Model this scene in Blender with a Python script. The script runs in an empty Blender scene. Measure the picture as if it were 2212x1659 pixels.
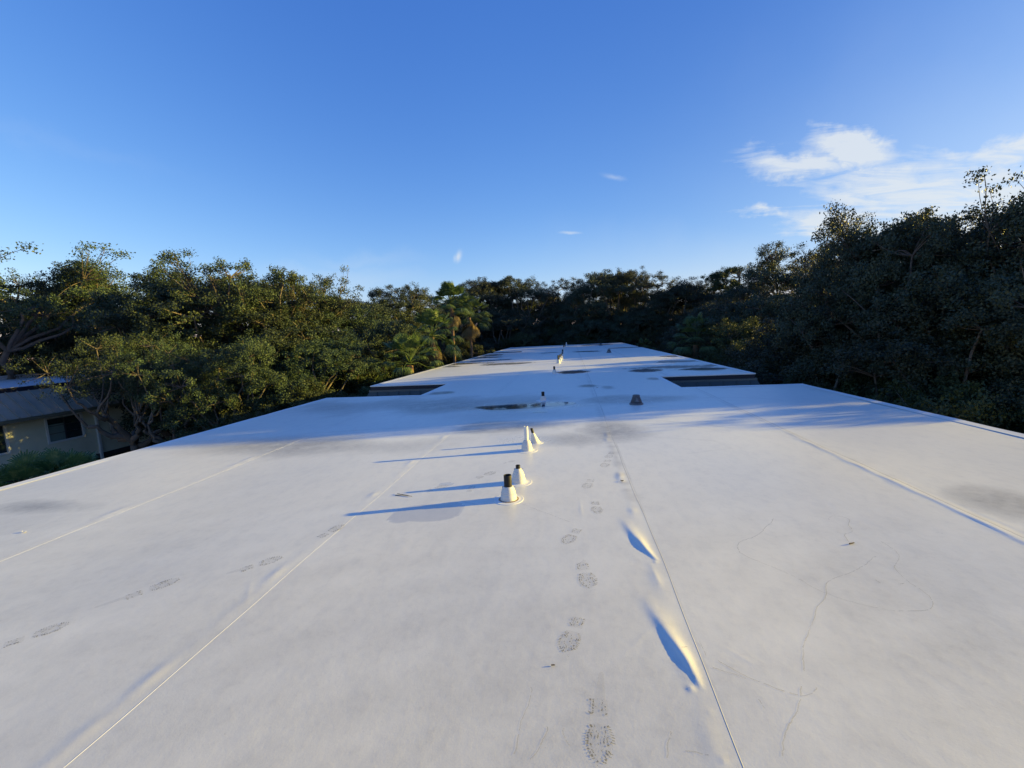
import bpy, math, random
import numpy as np
from mathutils import Vector, Matrix

S = bpy.context.scene
COL = S.collection
R_ = math.radians

# ------------------------------------------------------------------ camera
F_PX, W_PX, H_PX = 930.0, 2212.0, 1659.0          # the photograph measured at 2212 x 1659
CAM_H = 1.6
PITCH, YAW, ROLL = 0.115619, 0.140424, -0.048935
cp, sp, cy, sy = math.cos(PITCH), math.sin(PITCH), math.cos(YAW), math.sin(YAW)
fwd = Vector((-sy*cp, cy*cp, -sp)); rgt = Vector((cy, sy, 0)); upv = rgt.cross(fwd)
cr, sr = math.cos(ROLL), math.sin(ROLL)
rgt, upv = cr*rgt + sr*upv, -sr*rgt + cr*upv
cam_d = bpy.data.cameras.new('camera'); cam = bpy.data.objects.new('camera', cam_d); COL.objects.link(cam)
cam_d.sensor_width = 36; cam_d.lens = F_PX/W_PX*36; cam_d.clip_start = .05; cam_d.clip_end = 3000
m = Matrix((rgt, upv, -fwd)).transposed().to_4x4(); m.translation = (0, 0, CAM_H); cam.matrix_world = m
S.camera = cam
S.render.resolution_x, S.render.resolution_y = 1024, 768

# ------------------------------------------------------------------ light
SUN_EL, SUN_AZ = R_(9.4), math.atan2(.967, .255)      # azimuth from +Y towards +X
EXPO = 1.3
S.view_settings.view_transform = 'Standard'; S.view_settings.look = 'None'
S.view_settings.exposure = EXPO; S.view_settings.gamma = 1
sun_dir = Vector((math.sin(SUN_AZ)*math.cos(SUN_EL), math.cos(SUN_AZ)*math.cos(SUN_EL), math.sin(SUN_EL)))
sd = bpy.data.lights.new('sun', 'SUN'); sd.energy = 4.9; sd.angle = R_(.5); sd.color = (1, .765, .155)
so = bpy.data.objects.new('sun', sd); COL.objects.link(so)
so.rotation_euler = (-sun_dir).to_track_quat('-Z', 'Y').to_euler()

def ray(px, py):
    "world direction through a point of the photograph, used to survey where real things stand"
    return fwd*F_PX + rgt*(px-W_PX/2) - upv*(py-H_PX/2)
def G(px, py, z=0.0):
    d = ray(px, py); t = (z-CAM_H)/d.z
    return (d.x*t, d.y*t)

world = bpy.data.worlds.new('World'); S.world = world; world.use_nodes = True
nt = world.node_tree; nt.nodes.clear()
def N(t, kind, **kw):
    n = t.nodes.new(kind)
    for k, v in kw.items(): setattr(n, k, v)
    return n
def mth(t, op, a, b=None, c=None, clamp=False):
    n = t.nodes.new('ShaderNodeMath'); n.operation = op; n.use_clamp = clamp
    for i, v in enumerate((a, b, c)):
        if v is None: continue
        if isinstance(v, (int, float)): n.inputs[i].default_value = v
        else: t.links.new(v, n.inputs[i])
    return n.outputs[0]
def mixc(t, f, a, b, mode='MIX'):
    n = t.nodes.new('ShaderNodeMix'); n.data_type = 'RGBA'; n.blend_type = mode
    for s, v in ((n.inputs[0], f), (n.inputs[6], a), (n.inputs[7], b)):
        if isinstance(v, (int, float)): s.default_value = v
        elif isinstance(v, tuple): s.default_value = (*v, 1) if len(v) == 3 else v
        else: t.links.new(v, s)
    return n.outputs[2]
def vdot(t, v, d):
    n = t.nodes.new('ShaderNodeVectorMath'); n.operation = 'DOT_PRODUCT'
    t.links.new(v, n.inputs[0]); n.inputs[1].default_value = tuple(d); return n.outputs['Value']
tc = N(nt, 'ShaderNodeTexCoord')
nrm = N(nt, 'ShaderNodeVectorMath', operation='NORMALIZE'); nt.links.new(tc.outputs['Generated'], nrm.inputs[0])
D = nrm.outputs[0]
sky = N(nt, 'ShaderNodeTexSky', sky_type='NISHITA'); sky.sun_disc = False
sky.sun_elevation = SUN_EL; sky.sun_rotation = SUN_AZ
sky.air_density = 1.0; sky.dust_density = .25; sky.ozone_density = 3.0; sky.altitude = 0
SKYTINT = (.66, .86, 1.12)
skyc = mixc(nt, 1.0, sky.outputs[0], SKYTINT, 'MULTIPLY')
# grade of the clear sky: deeper overhead, paler low down, held back on the sun's side
glare = N(nt, 'ShaderNodeMapRange', interpolation_type='SMOOTHSTEP'); nt.links.new(vdot(nt, D, sun_dir), glare.inputs['Value'])
for k_, v_ in (('From Min', .1), ('From Max', .7), ('To Min', 1.0), ('To Max', .74)): glare.inputs[k_].default_value = v_
ssep = N(nt, 'ShaderNodeSeparateColor'); nt.links.new(skyc, ssep.inputs[0]); scmb = N(nt, 'ShaderNodeCombineColor')
DISP = .12*2**EXPO
for ch, (a_, d_, g_) in enumerate(((.073, .087, 1.36), (.215, .23, 1.03), (.65, .56, .60))):
    v_ = mth(nt, 'MULTIPLY', mth(nt, 'MULTIPLY', ssep.outputs[ch], glare.outputs[0]), .278/d_)
    nt.links.new(mth(nt, 'MULTIPLY', mth(nt, 'POWER', v_, g_), a_/DISP), scmb.inputs[ch])
skyc = scmb.outputs[0]
# wisps of high cloud: noise kept to patches of the sky, by direction
sep = N(nt, 'ShaderNodeSeparateXYZ'); nt.links.new(D, sep.inputs[0])
zz = mth(nt, 'ADD', mth(nt, 'MAXIMUM', sep.outputs[2], 0.0), .18)
cmb = N(nt, 'ShaderNodeCombineXYZ')
nt.links.new(mth(nt, 'DIVIDE', sep.outputs[0], zz), cmb.inputs[0]); nt.links.new(mth(nt, 'DIVIDE', sep.outputs[1], zz), cmb.inputs[1])
mp = N(nt, 'ShaderNodeMapping'); mp.inputs['Rotation'].default_value = (0, 0, R_(-35)); mp.inputs['Scale'].default_value = (1.3, 3.2, 1)
nt.links.new(cmb.outputs[0], mp.inputs[0])
nz = N(nt, 'ShaderNodeTexNoise'); nz.inputs['Scale'].default_value = 3.2; nz.inputs['Detail'].default_value = 9; nz.inputs['Roughness'].default_value = .62; nz.inputs['Distortion'].default_value = .7
nt.links.new(mp.outputs[0], nz.inputs['Vector'])
warp = N(nt, 'ShaderNodeTexNoise'); warp.inputs['Scale'].default_value = 7; warp.inputs['Detail'].default_value = 6; warp.inputs['Roughness'].default_value = .6
nt.links.new(D, warp.inputs['Vector'])
wsub = N(nt, 'ShaderNodeVectorMath', operation='SUBTRACT'); nt.links.new(warp.outputs['Color'], wsub.inputs[0]); wsub.inputs[1].default_value = (.5, .5, .5)
wscl = N(nt, 'ShaderNodeVectorMath', operation='SCALE'); nt.links.new(wsub.outputs[0], wscl.inputs[0]); wscl.inputs['Scale'].default_value = .13
wadd = N(nt, 'ShaderNodeVectorMath', operation='ADD'); nt.links.new(D, wadd.inputs[0]); nt.links.new(wscl.outputs[0], wadd.inputs[1])
DW = wadd.outputs[0]
wscl2 = N(nt, 'ShaderNodeVectorMath', operation='SCALE'); nt.links.new(wsub.outputs[0], wscl2.inputs[0]); wscl2.inputs['Scale'].default_value = .025
wadd2 = N(nt, 'ShaderNodeVectorMath', operation='ADD'); nt.links.new(D, wadd2.inputs[0]); nt.links.new(wscl2.outputs[0], wadd2.inputs[1])
DW2 = wadd2.outputs[0]
def patch(px, py, rx, ry, tilt, amt, src=None):
    c = ray(px, py).normalized()
    u = (ray(px+10*math.cos(tilt), py+10*math.sin(tilt)).normalized()-c).normalized()
    v = c.cross(u).normalized(); k = 1/F_PX*.86
    s = src or DW
    a = mth(nt, 'DIVIDE', mth(nt, 'SUBTRACT', vdot(nt, s, u), c.dot(u)), rx*k)
    b = mth(nt, 'DIVIDE', mth(nt, 'SUBTRACT', vdot(nt, s, v), c.dot(v)), ry*k)
    r2 = mth(nt, 'ADD', mth(nt, 'MULTIPLY', a, a), mth(nt, 'MULTIPLY', b, b))
    e = mth(nt, 'MULTIPLY', mth(nt, 'EXPONENT', mth(nt, 'MULTIPLY', r2, -1.1)), amt)
    return mth(nt, 'MULTIPLY', e, mth(nt, 'GREATER_THAN', vdot(nt, D, c), 0.0))
big = None
for a in [(1720, 345, 120, 36, .05, .95), (1850, 320, 110, 34, .35, 1.0), (1640, 350, 45, 24, .2, .5), (1655, 458, 75, 17, .1, .75), (1900, 385, 130, 20, .25, .8),
          (1960, 430, 230, 62, .3, .95), (1830, 485, 150, 48, .1, .9), (2080, 430, 170, 80, .2, .85), (2045, 348, 55, 20, 0, .7),
          (2200, 335, 110, 34, -.3, .9), (1830, 405, 55, 11, -.2, .7), (2150, 520, 260, 70, 0, .8), (1770, 500, 90, 30, .1, .8), (1990, 500, 190, 60, .1, .9)]:
    p = patch(*a); big = p if big is None else mth(nt, 'MAXIMUM', big, p)
wisp = mth(nt, 'MULTIPLY', mth(nt, 'SUBTRACT', mth(nt, 'ADD', mth(nt, 'MULTIPLY', nz.outputs[0], 1.15), mth(nt, 'MULTIPLY', big, .62)), .70), 2.3, clamp=True)
cloud = mth(nt, 'MULTIPLY', wisp, mth(nt, 'MULTIPLY', big, 1.3, clamp=True), clamp=True)
for a in [(1326, 380, 24, 5, .2, .32), (1232, 505, 22, 3.2, 0, .55), (992, 552, 7, 11, .2, .75), (985, 556, 5, 8, 0, .4)]:
    p = patch(*a, src=DW2); cloud = mth(nt, 'MAXIMUM', cloud, p)
for a in [(740, 598, 170, 26, .02, .20), (780, 560, 120, 20, 0, .14), (60, 300, 170, 12, .25, .04), (2300, 420, 420, 260, 0, .25), (1620, 600, 420, 110, 0, .2)]:
    p = patch(*a); cloud = mth(nt, 'MAXIMUM', cloud, p)
hz = mth(nt, 'POWER', mth(nt, 'SUBTRACT', 1.0, mth(nt, 'MAXIMUM', sep.outputs[2], 0.0)), 9.0)
CLOUDC = (.78/DISP, .83/DISP, .87/DISP)
skyc = mixc(nt, mth(nt, 'MULTIPLY', cloud, .85, clamp=True), skyc, CLOUDC)
bg = N(nt, 'ShaderNodeBackground'); bg.inputs[1].default_value = .12
nt.links.new(skyc, bg.inputs[0])
wo = N(nt, 'ShaderNodeOutputWorld'); nt.links.new(bg.outputs[0], wo.inputs[0])
world.cycles.sampling_method = 'MANUAL'; world.cycles.sample_map_resolution = 512

# ------------------------------------------------------------------ helpers
def smooth(a, b, x):
    t = np.clip((x-a)/(b-a), 0, 1); return t*t*(3-2*t)
class MB:
    "collects quads, boxes, tubes and lathed shapes; build() links them as one mesh"
    def __init__(s): s.v = []; s.f = []; s.sm = []
    def add(s, vs, fs, smooth_=False):
        o = len(s.v); s.v += [tuple(v) for v in vs]; s.f += [tuple(i+o for i in f) for f in fs]; s.sm += [smooth_]*len(fs)
    def box(s, x0, x1, y0, y1, z0, z1):
        s.add([(x0,y0,z0),(x1,y0,z0),(x1,y1,z0),(x0,y1,z0),(x0,y0,z1),(x1,y0,z1),(x1,y1,z1),(x0,y1,z1)],
              [(0,3,2,1),(4,5,6,7),(0,1,5,4),(1,2,6,5),(2,3,7,6),(3,0,4,7)])
    def prism(s, prof, path0, path1, closed=True):
        "extrude a profile of 3D points from offset path0 to path1"
        n = len(prof); a = [Vector(p)+Vector(path0) for p in prof]; b = [Vector(p)+Vector(path1) for p in prof]
        fs = [(i, (i+1) % n, (i+1) % n+n, i+n) for i in range(n if closed else n-1)]
        if closed: fs += [tuple(range(n))[::-1], tuple(range(n, 2*n))]
        s.add(a+b, fs)
    def lathe(s, prof, n=28, c=(0,0,0), lean=(0,0), cap=False):
        vs = []; fs = []
        for r, z in prof:
            for k in range(n):
                a = 2*math.pi*k/n; vs.append((c[0]+r*math.cos(a)+lean[0]*z, c[1]+r*math.sin(a)+lean[1]*z, c[2]+z))
        for j in range(len(prof)-1):
            for k in range(n): fs.append((j*n+k, j*n+(k+1) % n, (j+1)*n+(k+1) % n, (j+1)*n+k))
        if cap: fs.append(tuple(range((len(prof)-1)*n, len(prof)*n)))
        s.add(vs, fs, True)
    def tube(s, pts, rad, n=6):
        pts = [Vector(p) for p in pts]; vs = []; fs = []
        ref = Vector((.31, .17, .93))
        for i, p in enumerate(pts):
            d = (pts[min(i+1, len(pts)-1)]-pts[max(i-1, 0)]).normalized()
            a = d.cross(ref); a = a.normalized() if a.length > 1e-4 else Vector((1,0,0)); b = d.cross(a)
            r = rad[i] if hasattr(rad, '__len__') else rad
            for k in range(n):
                t = 2*math.pi*k/n; vs.append(p+a*(r*math.cos(t))+b*(r*math.sin(t)))
        for j in range(len(pts)-1):
            for k in range(n): fs.append((j*n+k, j*n+(k+1) % n, (j+1)*n+(k+1) % n, (j+1)*n+k))
        s.add(vs, fs, True)
    def build(s, name, mat, parent=None, **props):
        me = bpy.data.meshes.new(name); me.from_pydata([tuple(v) for v in s.v], [], s.f)
        me.polygons.foreach_set('use_smooth', s.sm); me.materials.append(mat); me.update()
        return link(name, me, parent, **props)
def link(name, me, parent=None, **props):
    o = bpy.data.objects.new(name, me); COL.objects.link(o)
    if parent is not None: o.parent = parent
    for k, v in props.items(): o[k] = v
    return o
def thing(name, label, cat, loc=(0,0,0), rz=0, group=None):
    o = bpy.data.objects.new(name, None); COL.objects.link(o); o.location = loc; o.rotation_euler = (0,0,rz)
    o.empty_display_size = .2; o['label'] = label; o['category'] = cat
    if group: o['group'] = group
    return o
def np_mesh(name, V, Fq, mat, smooth_=False):
    "V n x 3, Fq m x k faces, all with k corners"
    me = bpy.data.meshes.new(name); k = Fq.shape[1]
    me.vertices.add(len(V)); me.vertices.foreach_set('co', V.astype(np.float32).ravel())
    me.loops.add(Fq.size); me.loops.foreach_set('vertex_index', Fq.astype(np.int32).ravel())
    me.polygons.add(len(Fq)); me.polygons.foreach_set('loop_start', np.arange(0, Fq.size, k, dtype=np.int32))
    me.polygons.foreach_set('use_smooth', np.full(len(Fq), smooth_))
    me.materials.append(mat); me.update(calc_edges=True); return me

# ------------------------------------------------------------------ materials
def mat(name):
    M = bpy.data.materials.new(name); M.use_nodes = True; t = M.node_tree
    b = t.nodes['Principled BSDF']; return M, t, b
def simple(name, col, rough=.6, spec=.5, metal=0, noise=0, nscale=8, bump=0, alpha=None):
    M, t, b = mat(name); b.inputs['Base Color'].default_value = (*col, 1)
    b.inputs['Roughness'].default_value = rough; b.inputs['Specular IOR Level'].default_value = spec; b.inputs['Metallic'].default_value = metal
    if noise or bump:
        co = N(t, 'ShaderNodeTexCoord'); n = N(t, 'ShaderNodeTexNoise'); n.inputs['Scale'].default_value = nscale; n.inputs['Detail'].default_value = 6
        t.links.new(co.outputs['Object'], n.inputs['Vector'])
        if noise:
            k = mth(t, 'MULTIPLY_ADD', n.outputs[0], 2*noise, 1-noise)
            c = mixc(t, 1.0, (*col,), (1,1,1), 'MULTIPLY')
            vm = N(t, 'ShaderNodeVectorMath', operation='SCALE'); vm.inputs[0].default_value = col; t.links.new(k, vm.inputs['Scale'])
            t.links.new(vm.outputs[0], b.inputs['Base Color'])
        if bump:
            bp = N(t, 'ShaderNodeBump'); bp.inputs['Strength'].default_value = bump; bp.inputs['Distance'].default_value = .01
            t.links.new(n.outputs[0], bp.inputs['Height']); t.links.new(bp.outputs[0], b.inputs['Normal'])
    return M

# roof membrane
M_roof, t, b = mat('white_membrane')
co = N(t, 'ShaderNodeTexCoord')
def noise(t, vec, scale, detail=5, rough=.55, dist=0):
    n = N(t, 'ShaderNodeTexNoise'); n.inputs['Scale'].default_value = scale; n.inputs['Detail'].default_value = detail
    n.inputs['Roughness'].default_value = rough; n.inputs['Distortion'].default_value = dist; t.links.new(vec, n.inputs['Vector']); return n.outputs[0]
def attr(t, nm):
    n = N(t, 'ShaderNodeAttribute'); n.attribute_name = nm; return n.outputs['Fac']
o_ = co.outputs['Object']
n1 = noise(t, o_, .9, 6, .6); n5 = noise(t, o_, .35, 4, .6, .5); n2 = noise(t, o_, 14, 5, .65); n3 = noise(t, o_, 120, 3, .6)
mpw = N(t, 'ShaderNodeMapping'); mpw.inputs['Rotation'].default_value = (0,0,.5); mpw.inputs['Scale'].default_value = (5, 2.4, 1); t.links.new(o_, mpw.inputs[0])
n4 = noise(t, mpw.outputs[0], 1.6, 7, .7)
dirt = attr(t, 'dirt'); wet = attr(t, 'wet'); alg = attr(t, 'algae')  # dirt also holds the light falloff painted near the camera
base = mixc(t, mth(t, 'MULTIPLY', mth(t, 'SUBTRACT', n1, .35), 1.1, clamp=True), (.80,.78,.715), (.85,.83,.765))
base = mixc(t, mth(t, 'MULTIPLY', mth(t, 'SUBTRACT', n4, .47), 1.5, clamp=True), base, (.60,.60,.595))
base = mixc(t, mth(t, 'MULTIPLY', mth(t, 'SUBTRACT', n2, .55), 1.3, clamp=True), base, (.62,.615,.60))
base = mixc(t, mth(t, 'MULTIPLY', mth(t, 'SUBTRACT', n5, .5), 1.3, clamp=True), base, (.66,.65,.635))
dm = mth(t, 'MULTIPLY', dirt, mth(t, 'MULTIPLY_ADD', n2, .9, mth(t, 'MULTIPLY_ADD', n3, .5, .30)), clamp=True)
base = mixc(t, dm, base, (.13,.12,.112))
spk = mth(t, 'MULTIPLY', mth(t, 'SUBTRACT', n3, .68), 9, clamp=True)
base = mixc(t, mth(t, 'MULTIPLY', spk, mth(t, 'MULTIPLY_ADD', dirt, .6, .12)), base, (.12,.11,.10))
base = mixc(t, mth(t, 'MULTIPLY', wet, .38), base, (.25,.26,.31))
am = mth(t, 'MULTIPLY', alg, mth(t, 'MULTIPLY', mth(t, 'SUBTRACT', noise(t, o_, 26, 6, .7), .36), 5, clamp=True), clamp=True)
base = mixc(t, am, base, (.17,.145,.075))
t.links.new(base, b.inputs['Base Color'])
t.links.new(mth(t, 'MULTIPLY_ADD', wet, -.30, mth(t, 'MULTIPLY_ADD', n2, .12, .32)), b.inputs['Roughness'])
b.inputs['Specular IOR Level'].default_value = .6
bp = N(t, 'ShaderNodeBump'); t.links.new(mth(t, 'MULTIPLY_ADD', wet, -.21, .22), bp.inputs['Strength']); bp.inputs['Distance'].default_value = .004
t.links.new(mth(t, 'ADD', n2, mth(t, 'MULTIPLY', n3, .25)), bp.inputs['Height']); t.links.new(bp.outputs[0], b.inputs['Normal'])

M_lap = simple('white_membrane_lap', (.78,.775,.76), .5, .4, noise=.08, nscale=6)
M_lapg = simple('grey_soiled_lap', (.46,.455,.44), .6, .3, noise=.2, nscale=6)
M_trim = simple('white_edge_metal', (.76,.76,.745), .42, .5, noise=.12, nscale=5)
M_navy = simple('dark_blue_fascia', (.012,.015,.028), .5, .4)
M_mans = simple('bronze_grey_seam_metal', (.045,.055,.055), .45, .5, noise=.15, nscale=2)
M_boot = simple('white_pipe_boot', (.62,.60,.56), .5, .4, noise=.14, nscale=22)
M_black = simple('black_pipe', (.014,.013,.013), .6, .3, noise=.3, nscale=30)
M_wpipe = simple('white_plastic_pipe', (.66,.65,.63), .35, .5)
M_drain = simple('grey_cast_strainer', (.10,.105,.115), .55, .5, noise=.2, nscale=30)
M_stud = simple('galvanised_clamp', (.25,.25,.24), .4, .5, metal=.8)
M_twig = simple('dry_twig', (.10,.07,.045), .8, .2)
M_bark = simple('grey_oak_bark', (.14,.115,.095), .9, .15, noise=.45, nscale=5, bump=.6)
M_palmbark = simple('palm_trunk_bark', (.22,.135,.085), .9, .15, noise=.4, nscale=9, bump=.6)
M_siding = simple('pale_cream_lap_siding', (.60,.59,.45), .65, .3, noise=.08, nscale=3)
M_yellow = simple('cream_yellow_siding', (.62,.52,.30), .65, .3, noise=.08, nscale=3)
M_wframe = simple('white_window_frame', (.62,.64,.62), .5, .4)
M_glass = simple('dark_window_glass', (.02,.035,.04), .06, .8)
M_blind = simple('green_grey_curtain', (.16,.22,.20), .8, .2)
M_recess = simple('dark_recess_wall', (.045,.05,.055), .8, .2)
M_nbroof = simple('neighbour_roof_membrane', (.45,.47,.52), .5, .4, noise=.1, nscale=1)

def leafmat(name, ca, cb, cc, trans=.25, nscale=.8, rough=.55):
    M, t, b = mat(name); co = N(t, 'ShaderNodeTexCoord'); oi = N(t, 'ShaderNodeObjectInfo')
    n = noise(t, co.outputs['Object'], nscale, 3, .6); n2 = noise(t, co.outputs['Object'], 9, 2, .5)
    c = mixc(t, mth(t, 'MULTIPLY', mth(t, 'SUBTRACT', n, .35), 3.0, clamp=True), ca, cb)
    c = mixc(t, mth(t, 'MULTIPLY', mth(t, 'SUBTRACT', n2, .52), 3.0, clamp=True), c, cc)
    hs = N(t, 'ShaderNodeHueSaturation'); t.links.new(c, hs.inputs['Color'])
    t.links.new(mth(t, 'MULTIPLY_ADD', oi.outputs['Random'], .035, .482), hs.inputs['Hue'])
    t.links.new(mth(t, 'MULTIPLY_ADD', oi.outputs['Random'], .5, .75), hs.inputs['Value'])
    t.links.new(hs.outputs[0], b.inputs['Base Color']); b.inputs['Roughness'].default_value = rough; b.inputs['Specular IOR Level'].default_value = .3
    tr = N(t, 'ShaderNodeBsdfTranslucent'); t.links.new(hs.outputs[0], tr.inputs[0])
    mx = N(t, 'ShaderNodeMixShader'); mx.inputs[0].default_value = trans
    t.links.new(b.outputs[0], mx.inputs[1]); t.links.new(tr.outputs[0], mx.inputs[2]); t.links.new(mx.outputs[0], t.nodes['Material Output'].inputs[0]); return M
M_leaf = leafmat('oak_leaves', (.026,.042,.022), (.052,.079,.036), (.098,.122,.058), trans=.14)
M_leafd = leafmat('dark_oak_leaves', (.026,.038,.022), (.048,.062,.034), (.082,.092,.050), trans=.12)
M_pine = leafmat('pine_needles', (.020,.040,.018), (.035,.062,.024), (.05,.075,.03), trans=.1)
M_palm = leafmat('palm_fans', (.05,.10,.034), (.10,.155,.048), (.26,.26,.085), trans=.3, nscale=1.5, rough=.4)
M_dead = leafmat('dead_palm_fans', (.16,.10,.045), (.24,.16,.075), (.30,.22,.10), trans=.2, nscale=2)
M_under = leafmat('undergrowth_leaves', (.025,.035,.013), (.05,.062,.02), (.09,.095,.03), trans=.2)

# decals: dried mud on the membrane, part see-through
def film(name, col, alpha, rough=.7):
    M, t, b = mat(name); b.inputs['Base Color'].default_value = (*col, 1); b.inputs['Roughness'].default_value = rough; b.inputs['Specular IOR Level'].default_value = .2
    co = N(t, 'ShaderNodeTexCoord'); n = noise(t, co.outputs['Object'], 60, 4, .6)
    t.links.new(mth(t, 'MULTIPLY', mth(t, 'MULTIPLY_ADD', n, 1.2, .4), alpha, clamp=True), b.inputs['Alpha']); return M
M_mud = film('dried_mud_print', (.10,.10,.105), .5)
M_mudf = film('faint_mud_film', (.3,.3,.32), .07)
M_trail = film('fine_dirt_line', (.25,.245,.24), .24)
M_water = bpy.data.materials.new('standing_water'); M_water.use_nodes = True; t = M_water.node_tree; t.nodes.clear()
gl = N(t, 'ShaderNodeBsdfGlossy'); gl.inputs['Roughness'].default_value = .03; gl.inputs[0].default_value = (.9,.95,1,1)
tp = N(t, 'ShaderNodeBsdfTransparent'); tp.inputs[0].default_value = (.78,.82,.86,1); fr = N(t, 'ShaderNodeFresnel'); fr.inputs[0].default_value = 1.33
mx = N(t, 'ShaderNodeMixShader'); t.links.new(fr.outputs[0], mx.inputs[0]); t.links.new(tp.outputs[0], mx.inputs[1]); t.links.new(gl.outputs[0], mx.inputs[2])
ou = N(t, 'ShaderNodeOutputMaterial'); t.links.new(mx.outputs[0], ou.inputs[0])

# ------------------------------------------------------------------ ground
GZ = -6.6
M_ground, t, b = mat('leaf_litter_ground'); co = N(t, 'ShaderNodeTexCoord')
c = mixc(t, noise(t, co.outputs['Object'], .35, 6), (.035,.045,.018), (.09,.07,.045)); t.links.new(c, b.inputs['Base Color']); b.inputs['Roughness'].default_value = 1
mb = MB(); n = 40
mb.v = [(-900+1800*i/n, -900+1800*j/n, GZ) for j in range(n+1) for i in range(n+1)]
mb.f = [(j*(n+1)+i, j*(n+1)+i+1, (j+1)*(n+1)+i+1, (j+1)*(n+1)+i) for j in range(n) for i in range(n)]; mb.sm = [False]*len(mb.f)
mb.build('ground', M_ground, None, kind='structure')

# ------------------------------------------------------------------ the roof we stand on
XL, XR, Y0, Y1 = -7.12, 5.70, -1.5, 51.0
NOTCH = [(XL, -4.25, 11.6, 14.4), (2.80, XR, 11.6, 14.4), (XL, -4.33, 37.0, 39.2), (3.05, XR, 36.6, 38.3)]
SEAMS = [-4.57, -2.03, .565, 3.10]
rng = np.random.default_rng(7)
fast = {sx: np.sort(rng.uniform(.8, 30, 95)) for sx in SEAMS}
rid = []
for pts, hh in (([(1514,1488), (1484,1432), (1446,1376), (1412,1322)], .0108), ([(1419,1213), (1396,1190), (1372,1162), (1356,1136)], .0100)):
    rid.append((np.array([G(*p) for p in pts]), hh))
def ridge(x, y, P, hh):
    best = np.full(x.shape, 9.0); tt = np.zeros(x.shape); side = np.zeros(x.shape); L = 0; seg = np.linalg.norm(np.diff(P, axis=0), axis=1); tot = seg.sum()
    for i in range(len(P)-1):
        a = P[i]; d = (P[i+1]-a)/seg[i]; s = (x-a[0])*d[0]+(y-a[1])*d[1]
        sc = np.clip(s, 0 if i else -.0, seg[i] if i < len(P)-2 else 9)
        dx = x-(a[0]+d[0]*sc); dy = y-(a[1]+d[1]*sc); q = np.hypot(dx, dy)
        mlt = q < best; best = np.where(mlt, q, best); tt = np.where(mlt, (L+sc)/tot, tt); side = np.where(mlt, np.sign(d[0]*dy-d[1]*dx), side); L += seg[i]
    w = .011+.033*np.clip(tt, 0, 1.4); w = np.where(side > 0, w*.75, w*1.15)
    amp = hh*(.35*smooth(-.03, .05, tt)+.65*smooth(0, .38, tt))*(1-smooth(.35, 1.45, tt))
    return amp*np.exp(-(best/w)**2*.75)
WRK = [(rng.uniform(-6.5, 5), 1.3+8*rng.random()**1.5, rng.uniform(.5, 2.4), rng.uniform(.04, .2), rng.uniform(.0003, .0011)) for _ in range(90)]
def hf(x, y):
    x = np.asarray(x, float); y = np.asarray(y, float)
    z = .006*np.sin(x*1.1+.4*y+1)*np.sin(y*.63+.3*x)+.004*np.sin(x*2.3-y*.9)*np.sin(y*1.7)
    for sx in SEAMS:
        near = np.abs(x-sx) < .5
        if not near.any(): continue
        xs, ys = x[near], y[near]; q = np.zeros(xs.shape)
        for k, fy in enumerate(fast[sx]):
            mk = np.abs(ys-fy) < .45
            if mk.any():
                am = (.0003+.0028*math.sin(k*7.3)**8)*(1.0 if sx < 1 else .6); ox = -.085+.02*math.sin(k*3.1)
                q[mk] += am*np.exp(-((xs[mk]-sx-ox)/.035)**2-((ys[mk]-fy)/(.06+.07*math.sin(k*1.7)**2))**2)
        q += .0004*np.exp(-((xs-sx+.06)/.04)**2)
        if sx > 3:
            for off, aa, ww in ((-.06, .0056, .075), (.07, .0008, .05)):
                q += aa*(1-smooth(3.5, 8.5, ys))*(.8+.2*np.sin(ys*9+np.sin(ys*4)))*np.exp(-((xs-sx-off-.015*np.sin(ys*2.1)-.006*np.sin(ys*13))/np.where(xs < sx+off, ww*.24, ww))**2)
        z[near] += q
    for wx, wy, wa, wl, wh in WRK:
        mk = (np.abs(x-wx) < wl*2.2) & (np.abs(y-wy) < wl*2.2)
        if mk.any():
            u = (x[mk]-wx)*math.cos(wa)+(y[mk]-wy)*math.sin(wa); v = -(x[mk]-wx)*math.sin(wa)+(y[mk]-wy)*math.cos(wa)
            z[mk] += wh*np.exp(-(u/wl)**2-((v-.06*u*math.sin(wx*9))/.012)**2)
    for P, hh in rid: z = z+ridge(x, y, P, hh)
    for (px, py, h, w) in ((1533,1540,.0012,.010), (1562,1645,.0015,.012), (1345,1040,.003,.02), (1492,1490,.004,.014), (1416,1216,.003,.012)):
        g = G(px, py); z = z+h*np.exp(-((x-g[0])**2+(y-g[1])**2)/w**2)
    return z
def axis(stops):
    a = [stops[0][0]]
    for (p, st), (q, _) in zip(stops[:-1], stops[1:]):
        n = max(1, int(round((q-p)/st))); a += list(np.linspace(p, q, n+1)[1:])
    return np.array(a)
xs = axis([(XL, .05), (-4.8, .018), (-4.4, .045), (-4.25, .04), (-2.25, .014), (-1.9, .04), (0, .010), (.8, .03), (2.80, .018), (3.05, .012), (3.3, .045), (XR, 0)])
xs = np.unique(np.concatenate([xs, [-4.33, -4.25, 2.80, 3.05]]))
ys = [Y0]
while ys[-1] < Y1: ys.append(ys[-1]+(.1 if ys[-1] < 1.2 else .011 if ys[-1] < 3.8 else max(.011, .0045*(ys[-1])**1.05)))
ys = np.array(ys); ys = ys[ys < Y1-.05]; ys = np.unique(np.concatenate([ys, [11.6, 14.4, 37.0, 39.2, 36.6, 38.3, Y1]]))
XX, YY = np.meshgrid(xs, ys); nx, ny = len(xs), len(ys)
idx = np.arange(nx*ny).reshape(ny, nx)
Fq = np.stack([idx[:-1,:-1], idx[:-1,1:], idx[1:,1:], idx[1:,:-1]], -1).reshape(-1, 4)
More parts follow.
